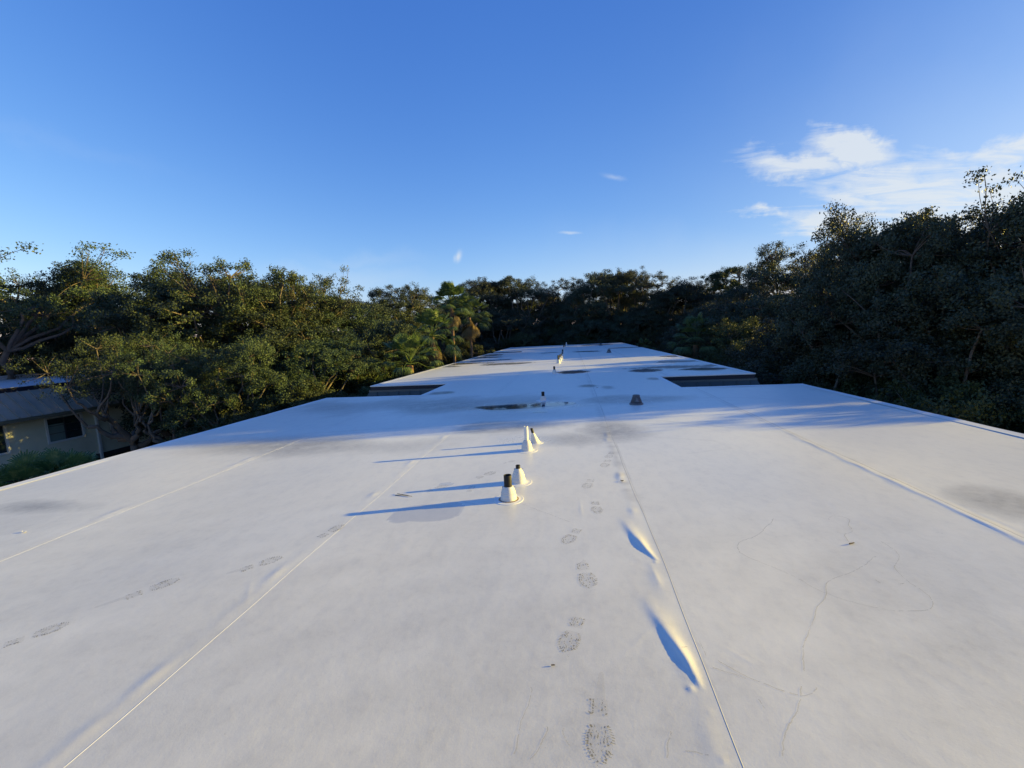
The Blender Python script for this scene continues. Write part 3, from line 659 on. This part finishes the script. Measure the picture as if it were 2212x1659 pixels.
mb = MB(); mb.box(NXB, NX-.30, NY0+.1, NY1-.1, GZ, -.9); nbx(mb.build('wall', M_recess, nb))
for a, b2, c_, d_ in WIN:
    mb = MB(); w = .085
    mb.box(NX-.03, NX+.045, a, a+w, c_, d_); mb.box(NX-.03, NX+.045, b2-w, b2, c_, d_); mb.box(NX-.03, NX+.045, a+w, b2-w, c_, c_+w); mb.box(NX-.03, NX+.045, a+w, b2-w, d_-w, d_)
    wf = nbx(mb.build('window', M_wframe, nb))
    mb = MB(); mid = (a+b2)/2; mb.box(NX-.02, NX+.012, mid-.025, mid+.025, c_+w, d_-w)
    for s0, s1 in ((a+w, mid-.025), (mid+.025, b2-w)):
        for f_ in (1/3, 2/3): z = c_+w+(d_-c_-2*w)*f_; mb.box(NX-.018, NX-.002, s0, s1, z-.012, z+.012)
    mb.build('glazing_bars', simple('dark_bars', (.04,.04,.045), .5), wf)
    mb = MB(); mb.box(NX-.045, NX-.022, a+w, b2-w, c_+w, d_-w); mb.build('pane', M_glass, wf)
    mb = MB(); mb.box(NX-.02, NX-.0195, a+w, mid-.03, c_+w, d_-w-.28); mb.build('curtain', M_blind, wf)
for a, b2 in ((12.6, 14.2), (15.5, 17.7), (19.0, 22.2), (24, 26)):
    mb = MB(); mb.box(NX-.6, NX-.50, a, b2, -3.98, -3.84); mb.box(NX-.6, NX-.50, a, a+.12, -5.4, -3.98); mb.box(NX-.6, NX-.50, b2-.12, b2, -5.4, -3.98); mb.box(NX-.59, NX-.57, a+.12, b2-.12, -5.4, -3.98)
    nbx(mb.build('window', M_wframe, nb))
mb = MB(); mb.box(NX+.02, NX+.12, 18.35, 18.45, -3.8, -.95); mb.box(NX+.02, NX+.12, 18.30, 18.50, -3.95, -3.8); nbx(mb.build('downspout', M_wframe, nb))
# mansard: slope out over the wall
mb = MB(); xe, xt = NX+.62, NX-.55; zb_, zt_ = -.95, .12
mb.add([(xt,NY0,zt_),(xt,NY1,zt_),(xe,NY1,zb_),(xe,NY0,zb_)], [(0,3,2,1)]); y = NY0+.2
while y < NY1:
    mb.add([(xt,y-.02,zt_),(xt,y+.02,zt_),(xe,y+.02,zb_),(xe,y-.02,zb_),(xt+.03,y-.02,zt_+.04),(xt+.03,y+.02,zt_+.04),(xe+.03,y+.02,zb_+.04),(xe+.03,y-.02,zb_+.04)], [(4,7,6,5),(0,4,5,1),(0,3,7,4),(1,5,6,2),(3,2,6,7)]); y += .41
nbx(mb.build('mansard', simple('weathered_tan_metal', (.31,.26,.19), .5, .4, noise=.3, nscale=1.5), nb))
mb = MB(); mb.box(xe-.02, xe+.10, NY0, NY1, -1.10, -.955); mb.box(NX-.02, xe-.02, NY0, NY1, -1.0, -.975); nbx(mb.build('gutter', simple('olive_gutter', (.13,.125,.085), .5), nb))
mb = MB(); mb.box(NX-.75, NX-.56, NY0, NY1, .10, NZ-.02); nbx(mb.build('fascia', M_navy, nb))
mb = MB(); mb.box(NXB, NX-.57, NY0, NY1, NZ-.2, NZ); mb.box(NXB-.05, NXB+.3, NY0, NY1, NZ+.003, NZ+.22); nbx(mb.build('roof_membrane', M_nbroof, nb))

yb = thing('apartment_building', 'sunlit cream yellow building glimpsed low between the oaks on the left', 'building', (-26, 44, GZ)); YO = Vector((-26, 44, GZ))
mb = MB(); clap(mb, -22, 35.5, 56, GZ, -1.2, .2); mb.box(-34, -22.03, 35.5, 56, GZ, -1.2); o = mb.build('siding', M_yellow, yb); o.location = -YO
mb = MB(); mb.box(-34, -21.4, 35.2, 56.3, -1.19, -.95); mb.add([(-21.4,35.2,-.94),(-21.4,56.3,-.94),(-22.6,56.3,.3),(-22.6,35.2,.3)], [(0,1,2,3)]); mb.box(-34,-22.6,35.2,56.3,-.94,.3); o = mb.build('roof', M_mans, yb); o.location = -YO
for a in (38, 42.5, 47, 51.5):
    mb = MB(); mb.box(-22.0, -21.93, a, a+1.5, -3.2, -1.9); o = mb.build('window', M_glass, yb); o.location = -YO
    mb = MB(); 
    for q in ((a-.1,a,-3.3,-1.8), (a+1.5,a+1.6,-3.3,-1.8), (a,a+1.5,-3.3,-3.2), (a,a+1.5,-1.9,-1.8)): mb.box(-22.0,-21.9,*q)
    mb.build('frame', M_wframe, o)

# ------------------------------------------------------------------ trees
def leaf_quads(C, Nn, size, rng, aspect=.55):
    "C centres, Nn rough normals -> rhombic leaves"
    n = len(C); a = rng.normal(size=(n,3)); nn = Nn+rng.normal(size=(n,3))*.75; nn /= np.linalg.norm(nn, axis=1)[:,None]
    u = np.cross(nn, a); u /= np.linalg.norm(u, axis=1)[:,None]; v = np.cross(nn, u)
    s = (size*rng.uniform(.6, 1.35, n))[:,None]; b = s*aspect*rng.uniform(.7,1.3,n)[:,None]; k = nn*s*rng.uniform(-.25,.25,n)[:,None]
    V = np.stack([C-u*s+k, C-v*b, C+u*s+k, C+v*b], 1).reshape(-1, 3); F = np.arange(4*n).reshape(n, 4); return V, F
def bez(a, b, bend, n=6):
    a, b = np.array(a), np.array(b); m_ = (a+b)/2+np.array(bend); t = np.linspace(0, 1, n)[:,None]
    return (1-t)**2*a+2*t*(1-t)*m_+t**2*b
def oak(seed, H=12.0, R=5.0, lobes=24, clumps=44, leaves=105, lr=1.5, airy=0, base=.40, leaf=.048, mt=None, mtb=None, flat=.75, twigs=9):
    r = np.random.default_rng(seed); mb = MB(); tk = base*H
    fork = np.array([r.uniform(-.3,.3), r.uniform(-.3,.3), tk*.62])
    tp_ = bez((0,0,-.3), fork, (r.uniform(-.2,.2), r.uniform(-.2,.2), 0)); mb.tube(tp_, np.linspace(.36, .27, 6), 10)
    Cc = []; k = 0; cz = (tk*.8+H)/2; rz = (H-tk*.8)/2
    LC = []
    while len(LC) < lobes:
        p = r.normal(size=3); p /= np.linalg.norm(p); p *= r.uniform(.45, 1)**.6
        q = np.array([p[0]*(R-lr*.75), p[1]*(R-lr*.75), cz+p[2]*(rz-lr*.62)])
        if all(np.linalg.norm(q-o) > lr*.72 for o in LC) or k > 4000: LC.append(q)
        k += 1
    LC = np.array(LC); nl = 6; limbs = []
    for i in range(nl):
        a = 2*math.pi*(i+r.uniform(-.3,.3))/nl; e = np.array([math.cos(a)*R*.42, math.sin(a)*R*.42, tk*.62+(H-tk)*r.uniform(.25,.6)])
        P = bez(fork, e, (math.cos(a)*R*.12*r.uniform(-1,2), math.sin(a)*R*.12*r.uniform(-1,2), r.uniform(-.6,.6)), 8)
        P[1:-1] += r.normal(size=(6,3))*.12; mb.tube(P, np.linspace(.20, .10, 8), 7); limbs.append(P)
    AL = np.concatenate(limbs); CS = []; NS = []
    for c in LC:
        j = np.argmin(np.linalg.norm(AL-c, axis=1)+np.maximum(0, AL[:,2]-c[2])*1.5); P = bez(AL[j], c, r.normal(size=3)*.5, 6); P[1:-1] += r.normal(size=(4,3))*.08
        mb.tube(P, np.linspace(.085, .035, 6), 5); rr = lr*r.uniform(.65, 1.2)
        m_ = int(clumps*r.uniform(.7, 1.2)); q = r.normal(size=(m_,3)); q /= np.linalg.norm(q, axis=1)[:,None]; q[:,2] = np.where(q[:,2] < -.35, -q[:,2]*.6, q[:,2])
        rad = rr*r.uniform(.55, 1.12, m_)[:,None]; cc = c+q*rad*np.array([1,1,flat])
        for z in range(min(twigs, m_)):
            mb.tube(bez(c, cc[z], r.normal(size=3)*.12, 4), [.028,.02,.014,.008], 3)
        for z in range(m_):
            nlv = int(leaves*r.uniform(.5, 1.3)*(1-airy)); g = np.clip(r.normal(size=(nlv,3)), -1.9, 1.9)*np.array([.145,.145,.105])*(lr/1.5)
            CS.append(cc[z]+g); nv = q[z]*.8+np.array([0,0,.25]); NS.append(np.tile(nv, (nlv,1)))
    if airy:                                            # bare shoots that stand out of the crown
        for z in range(11):
            a = r.uniform(0, 6.28); b_ = np.array([math.cos(a)*R*.2, math.sin(a)*R*.2, H*.68]); k_ = r.uniform(.3, .75)
            e = b_+np.array([math.cos(a)*R*k_, math.sin(a)*R*k_, H*r.uniform(.12,.30)])
            P = bez(b_, e, (math.cos(a)*.8, math.sin(a)*.8, r.uniform(-.7,.2)), 9); P[1:] += r.normal(size=(8,3))*.10; mb.tube(P, np.linspace(.045,.012,9), 5)
            for q_ in range(int(r.integers(9, 15))):
                c = P[8-q_ if q_ < 3 else int(r.integers(3, 9))]+r.normal(size=3)*np.array([.55,.55,.28])*(.35 if q_ < 3 else 1); mb.tube(bez(P[5], c, r.normal(size=3)*.1, 4), [.02,.016,.012,.006], 3)
                n_ = int(r.integers(60, 150)); g = np.clip(r.normal(size=(n_,3)), -1.9, 1.9)*np.array([.2,.2,.11]); CS.append(c+g); NS.append(np.tile([0,0,.4], (n_,1)))
    C_ = np.concatenate(CS); V_, F_ = leaf_quads(C_, np.concatenate(NS), leaf, r)
    tm = bpy.data.meshes.new('trunk'); tm.from_pydata([tuple(v) for v in mb.v], [], mb.f); tm.polygons.foreach_set('use_smooth', mb.sm); tm.materials.append(mtb or M_bark); tm.update()
    top = float(np.percentile(C_[:,2], 99.7))
    return tm, np_mesh('crown', V_, F_, mt or M_leaf), top, float(np.percentile(np.hypot(C_[:,0], C_[:,1]), 98))
OAK = [oak(s, mt=M_leaf, base=.26, lobes=34) for s in (1, 2, 3, 4)]
OAKD = [oak(s, mt=M_leafd, lobes=36, base=.20) for s in (11, 12, 13)]
AIRY = [oak(s, lobes=20, clumps=36, leaves=78, lr=1.25, airy=.15, mt=m_, twigs=16, base=.45) for s, m_ in ((21, M_leaf), (22, M_leafd))]
HIGH = [oak(s, mt=M_leaf, base=.70, R=5, lobes=17, clumps=30, leaves=62) for s in (41, 42)]
LOW = [oak(s, H=8, R=4, lobes=22, clumps=40, leaves=115, lr=1.4, base=.15, mt=M_under) for s in (31, 32)]
def place(kind, i, px, dist, top_py, R, label, name='oak_tree', cat='tree', group='oak trees around the building', rz=None):
    tm, cm, top, rad = kind[i % len(kind)]
    d = ray(px, 700); h = Vector((d.x, d.y)).normalized(); x, y = h.x*dist, h.y*dist
    q = ray(px, top_py); zt = CAM_H+q.z/math.hypot(q.x, q.y)*dist
    o = thing(name, label, cat, (x, y, GZ), (px*.37+i) if rz is None else rz, group)
    o.scale = (R/rad, R/rad, (zt-GZ)/top)
    link('trunk', tm, o); link('crown', cm, o); return o
g1 = 'oaks left of the roof'; g2 = 'oaks beyond the far end of the roof'; g3 = 'oaks right of the roof'; g4 = 'low trees and shrubs below the roof edge'
T = [
 (AIRY,0, 30,42,512,6.6,'tall oak at the left picture edge behind the green building, pale forked limbs',g1),
 (OAK,1, 165,43,585,4.0,'oak shoulder to the right of the tall left edge oak',g1),
 (OAK,2, 235,44,622,5.0,'distant oak in the dip between the tall left oak and the broad oak row',g1),
 (HIGH,0, 240,25,715,2.7,'oak overhanging the metal mansard of the green building',g1),
 (OAK,0, 385,31,578,4.8,'broad sunlit oak, first high rounded crown right of the dip on the left',g1),
 (OAK,1, 440,31,598,5.4,'oak with an even dark top between the broad oak and the ragged one',g1),
 (HIGH,1, 350,23.5,725,2.4,'lower oak in front of the broad oak, right of the mansard',g1),
 (AIRY,0, 560,29,562,4.2,'ragged oak with bare twisting limbs, left of the two airy crowns',g1),
 (OAK,3, 520,33,612,5.2,'oak behind the ragged airy crowns',g1),
 (AIRY,0, 655,31,584,4.0,'airy flat topped oak, right of the two ragged crowns',g1),
 (OAK,0, 610,27,672,4.8,'dense oak below the two airy crowns',g1),
 (OAK,1, 505,22.5,735,3.1,'low bushy oak left of the yellow wall glimpse',g1),
 (OAK,2, 715,31,638,5.0,'oak right of the airy flat topped one, sloping down to the notch in the skyline',g1),
 (OAK,3, 690,24,735,3.4,'low oak above the left roof notch with hanging bare twigs',g1),
 (OAK,1, 795,28,700,3.8,'rounded oak just left of the lowest fan palm',g1),
 (OAKD,0, 810,48,648,6.5,'low dark oak in the skyline dip left of the palms',g2),
 (OAKD,1, 868,50,618,5.0,'dark oak with a tufted top left of the tall palms',g2),
 (OAKD,2, 930,56,645,5.5,'dark oak just behind the tall palms on their left',g2),
 (OAKD,0, 1035,62,606,6.0,'dark oak right behind the pair of tall palms',g2),
 (OAKD,1, 1125,63,600,6.5,'brownish oak above the far left corner of the roof',g2),
 (OAKD,2, 1215,66,606,6.0,'dark oak above the line of far vents',g2),
 (OAKD,0, 1290,62,590,6.0,'dark oak above the far drain, second highest of the far row',g2),
 (OAKD,1, 1355,63,586,5.6,'highest dark oak above the far right corner of the roof',g2),
 (OAKD,2, 1430,60,596,6.0,'dark oak between the highest far one and the round topped pine',g2),
 (OAKD,0, 1500,58,606,5.6,'dark oak just left of the round topped pine',g2),
 (OAKD,1, 1090,57,668,5.0,'lower oak with forked pale limbs beyond the far left corner',g2),
 (OAKD,2, 1260,58,672,5.0,'lower shaded oak beyond the middle of the far edge',g2),
 (OAKD,0, 1400,57,670,4.6,'lower shaded oak beyond the far right corner',g2),
 (OAKD,2, 1640,48,596,5.5,'oak directly right of the round topped pine',g3),
 (OAKD,0, 1560,40,650,5.0,'shaded oak behind the right hand fan palm',g3),
 (OAKD,1, 1660,36,640,5.0,'shaded oak in front of the oak right of the pine',g3),
 (AIRY,1, 1735,50,506,5.6,'airy oak with a lone spray of twigs against the clouds',g3),
 (AIRY,1, 1800,40,560,5.0,'dense oak below the airy spray right of the pine',g3),
 (OAKD,0, 1885,19.5,480,3.1,'oak on the rising skyline between the airy spray and the tallest tree',g3),
 (AIRY,1, 1985,22,448,3.4,'loose topped oak just left of the tallest right hand tree',g3),
 (OAKD,1, 2040,21,470,4.2,'dense oak under the loose topped one on the right',g3),
 (AIRY,1, 2215,20,372,3.3,'tallest oak at the right edge with sky showing through its top',g3),
 (OAKD,2, 2190,19,470,3.6,'dense dark oak below the tallest right edge oak',g3),
 (OAKD,0, 1750,21,690,3.8,'dark oak right of the right hand notch',g3),
 (OAKD,1, 1890,18.5,650,3.8,'dark oak overhanging the right roof edge, middle of the wall of foliage',g3),
 (OAKD,2, 2030,17.5,660,3.4,'dark oak over the right roof edge beneath the loose topped oak',g3),
 (OAKD,0, 2150,17.5,650,3.2,'dark oak low in the right corner of the foliage',g3),
 (LOW,0, 2150,14.5,840,2.6,'low leafy tree with sunlit leaves below the right roof edge',g4),
 (LOW,1, 2000,15.5,825,2.6,'low shaded tree below the right roof edge, second from the right',g4),
 (LOW,0, 1850,17.5,800,2.8,'low shaded tree at the near right corner beyond the notch',g4),
 (LOW,1, 1700,24,697,3.4,'low shaded tree outside the right hand notch',g4),
 (LOW,0, 1640,29,690,3.0,'low tree just past the right hand notch, shading the roof edge',g4),
 (LOW,0, 1560,36,745,3.6,'low dark tree under the right hand fan palm',g4),
 (LOW,0, 590,20,872,2.6,'low dark tree under the left oaks, nearest the left roof edge',g4),
 (LOW,1, 650,20,838,3.0,'low dark tree just left of the left roof notch',g4),
 (LOW,0, 770,26,800,3.2,'low dark tree under the rounded oak by the palms',g4),
 (LOW,1, 1010,44,735,3.6,'mossy low tree behind the trunks of the tall palms',g4),
 (OAKD,1, 1170,84,640,8,'distant oak filling the gap low behind the far edge, left of the vents',g2),
 (OAKD,0, 1330,84,640,8,'distant oak filling the gap low behind the far edge, right of the vents',g2),
 (OAKD,2, 1500,80,650,8,'distant oak behind the dark oak left of the pine',g2),
 (OAKD,0, 1000,84,650,8,'distant oak behind the tall palms',g2),
 (OAKD,0, 1780,56,622,8,'distant oak filling the gaps behind the airy spray',g3),
 (OAKD,1, 1930,52,600,8,'distant oak filling the gaps behind the rising skyline on the right',g3),
 (OAKD,2, 2070,48,585,8,'distant oak behind the dense one under the loose topped oak',g3),
 (OAKD,0, 2210,46,575,8,'distant oak behind the tallest one at the right edge',g3),
 (OAKD,1, 1150,72,652,7,'distant oak seen under the crowns above the far left corner',g2),
 (OAKD,2, 1458,72,645,7,'distant oak seen under the crowns between the far corner and the pine',g2),
 (OAKD,0, 60,58,640,8,'distant oak filling the gaps behind the tall left edge oak',g1),
 (LOW,0, 1180,60,700,4.5,'low dark thicket tree just left of the far vents, beyond the edge',g4),
 (LOW,1, 1300,60,700,4.5,'low dark thicket tree just right of the far vents, beyond the edge',g4),
 (LOW,0, 1420,60,700,4.5,'low dark thicket tree between the far corner and the small palm',g4),
 (LOW,1, 1060,60,705,4.5,'low dark thicket tree by the far left corner, behind the mossy one',g4),
 (LOW,0, 1120,54,722,3.6,'low dark tree beyond the far left corner',g4),
 (LOW,1, 1240,55,722,3.8,'low dark tree beyond the middle of the far edge',g4),
 (LOW,0, 1360,54,715,3.8,'low dark tree beyond the far right corner',g4),
 (LOW,1, 1460,46,730,3.6,'low dark tree left of the right hand fan palm',g4),
]
for kd, i, px, ds, tp2, R0, lab, g in T: place(kd, i, px, ds, tp2, R0, lab, group=g)
edge_oak = place(OAKD, 1, 2150, 20, 430, 4.3, 'oak just beyond the right picture edge whose shade falls across the roof', group=g3)
edge_oak.location = (16.0, 14.5, GZ)

# pine with rounded tufts
def pine(seed=5):
    r = np.random.default_rng(seed); mb = MB(); H = 15.
    mb.tube(bez((0,0,-.3), (.2,.1,H-1.2), (.3,0,0), 8), np.linspace(.3,.08,8), 8); CS = []; NS = []
    for k in range(46):
        z = r.uniform(9.0, H-.6); w = 3.1*math.sin(math.pi*min(1, max(.12, (H-z)/5.5)))**.6; a = r.uniform(0, 6.28); q = w*r.uniform(.35,1)
        e = np.array([math.cos(a)*q, math.sin(a)*q, z]); mb.tube(bez((.1,0,z-.7), e, (0,0,-.2), 5), np.linspace(.06,.02,5), 4)
        for s in range(13):
            c = e+r.normal(size=3)*np.array([.38,.38,.26]); g = r.normal(size=(60,3))*.12; CS.append(c+g); NS.append(np.tile([0,0,.3], (60,1)))
    C_ = np.concatenate(CS); V_, F_ = leaf_quads(C_, np.concatenate(NS), .13, r, .16)
    tm = bpy.data.meshes.new('trunk'); tm.from_pydata([tuple(v) for v in mb.v], [], mb.f); tm.polygons.foreach_set('use_smooth', mb.sm); tm.materials.append(M_bark); tm.update()
    return tm, np_mesh('crown', V_, F_, M_pine), float(C_[:,2].max()), 3.4
place([pine()], 0, 1592, 58, 570, 4.0, 'round topped pine with tufted needles on the skyline right of centre', name='pine_tree', group='pine')

# fan palms
def fan(mb, base, d, up, L, Rf, droop, r, seg=26, spread=2.6):
    "a petiole and a pleated fan of narrow segments"
    d = Vector(d).normalized(); side = d.cross(Vector(up)); side = side.normalized() if side.length > 1e-3 else Vector((1,0,0)); nrm_ = side.cross(d)
    b0 = Vector(base); h = b0+d*L+Vector((0,0,-droop*.25*L)); m_ = b0+d*L*.5+Vector((0,0,.04*L))
    mb.tube([b0, m_, h], [.022,.017,.012], 4)
    for k in range(seg):
        a = (k/(seg-1)-.5)*spread; dirv = d*math.cos(a)+side*math.sin(a); l = Rf*(1-.28*abs(a)/(spread/2))*r.uniform(.88,1.05); w = Rf*spread/seg*.30
        wv = (side*math.cos(a)-d*math.sin(a))*w; p1 = h+dirv*l*.55+nrm_*(.05*Rf)+Vector((0,0,-droop*.10*l)); p2 = h+dirv*l*.85+Vector((0,0,-droop*.38*l)); p3 = h+dirv*l*.97+Vector((0,0,-droop*.75*l-.05))
        zig = nrm_*(w*.5*(1 if k % 2 else -1))
        mb.add([h-wv*.15, h+wv*.15, p1-wv*1.15+zig, p1+wv*1.15-zig, p2-wv*.6, p2+wv*.6, p3], [(0,1,3,2), (2,3,5,4), (4,5,6)])
def palm(name, label, px, dist, crown_py, Rf, trunk_r, nf, dead, seed, cat='palm tree', ndrop=1.0, low=-.5, group='fan palms beside the roof'):
    r = random.Random(seed); d = ray(px, crown_py); k = dist/math.hypot(d.x, d.y); x, y, z = d.x*k, d.y*k, CAM_H+d.z*k
    o = thing(name, label, cat, (x, y, GZ), 0, group); H = z-GZ
    if H > 2:
        mb = MB(); n = 26; mb.tube([(.1*math.sin(i/n*2), 0, -.2+(H+.1)*i/n) for i in range(n+1)], [trunk_r*(1.25-.35*i/n)*(1+.05*(i % 2)) for i in range(n+1)], 12); mb.build('trunk', M_palmbark, o)
    mb = MB(); tx = .1*math.sin(2)
    for i in range(nf):
        a = i*2.399+r.uniform(-.2,.2); el = low+(1.35-low)*(1-(i/nf))**.85*r.uniform(.85,1.1)
        dd = (math.cos(a)*math.cos(el), math.sin(a)*math.cos(el), math.sin(el))
        fan(mb, (tx, 0, H+.1*math.sin(el)), dd, (0,0,1), Rf*r.uniform(.75,1.05), Rf*r.uniform(.62,.78), ndrop*(.25+.7*max(0, .8-el)), r)
    mb.build('crown', M_palm, o)
    if dead:
        mb = MB()
        for i in range(dead):
            a = i*2.399+1; el = -.75-.6*r.random(); dd = (math.cos(a)*math.cos(el), math.sin(a)*math.cos(el), math.sin(el))
            fan(mb, (tx, 0, H-.15-.3*r.random()), dd, (0,0,1), Rf*.55*r.uniform(.7,1.1), Rf*.6, .5, r, 16, 1.7)
        mb.build('dead_fronds', M_dead, o)
    return o
palm('fan_palm', 'tall thin fan palm, left of the tall pair, green round head against the sky', 972, 33, 660, 1.2, .095, 44, 16, 1, ndrop=.8, low=-.3)
palm('fan_palm', 'right one of the tall thin fan palms, with a long skirt of dead fans', 1012, 36, 684, 1.25, .095, 40, 34, 2, ndrop=.9, low=-.3)
palm('fan_palm', 'middle height fan palm with yellowing lower fans, between the low palm and the tall pair', 930, 28, 726, 1.25, .15, 30, 14, 3)
palm('fan_palm', 'lowest fan palm on the left, its fans reaching the roof edge', 882, 23.5, 786, 1.2, .17, 26, 4, 4, low=-.2)
palm('fan_palm', 'dark fan palm on the right side, its head above the right roof edge', 1500, 35, 742, 1.55, .2, 34, 14, 5, low=-.8)
palm('fan_palm', 'small fan palm peeking over the far right roof edge', 1391, 47, 752, .75, .12, 14, 0, 6, low=0)
palm('fan_palm', 'shaded palm low down between the left roof edge and the green siding', 62, 15.5, 1092, .85, .2, 24, 0, 8, low=-.2)
palm('fan_palm', 'shaded bushy palm low down beside the left roof edge, right of the other shaded one', 150, 15.5, 1066, .8, .2, 20, 0, 9, low=-.2)
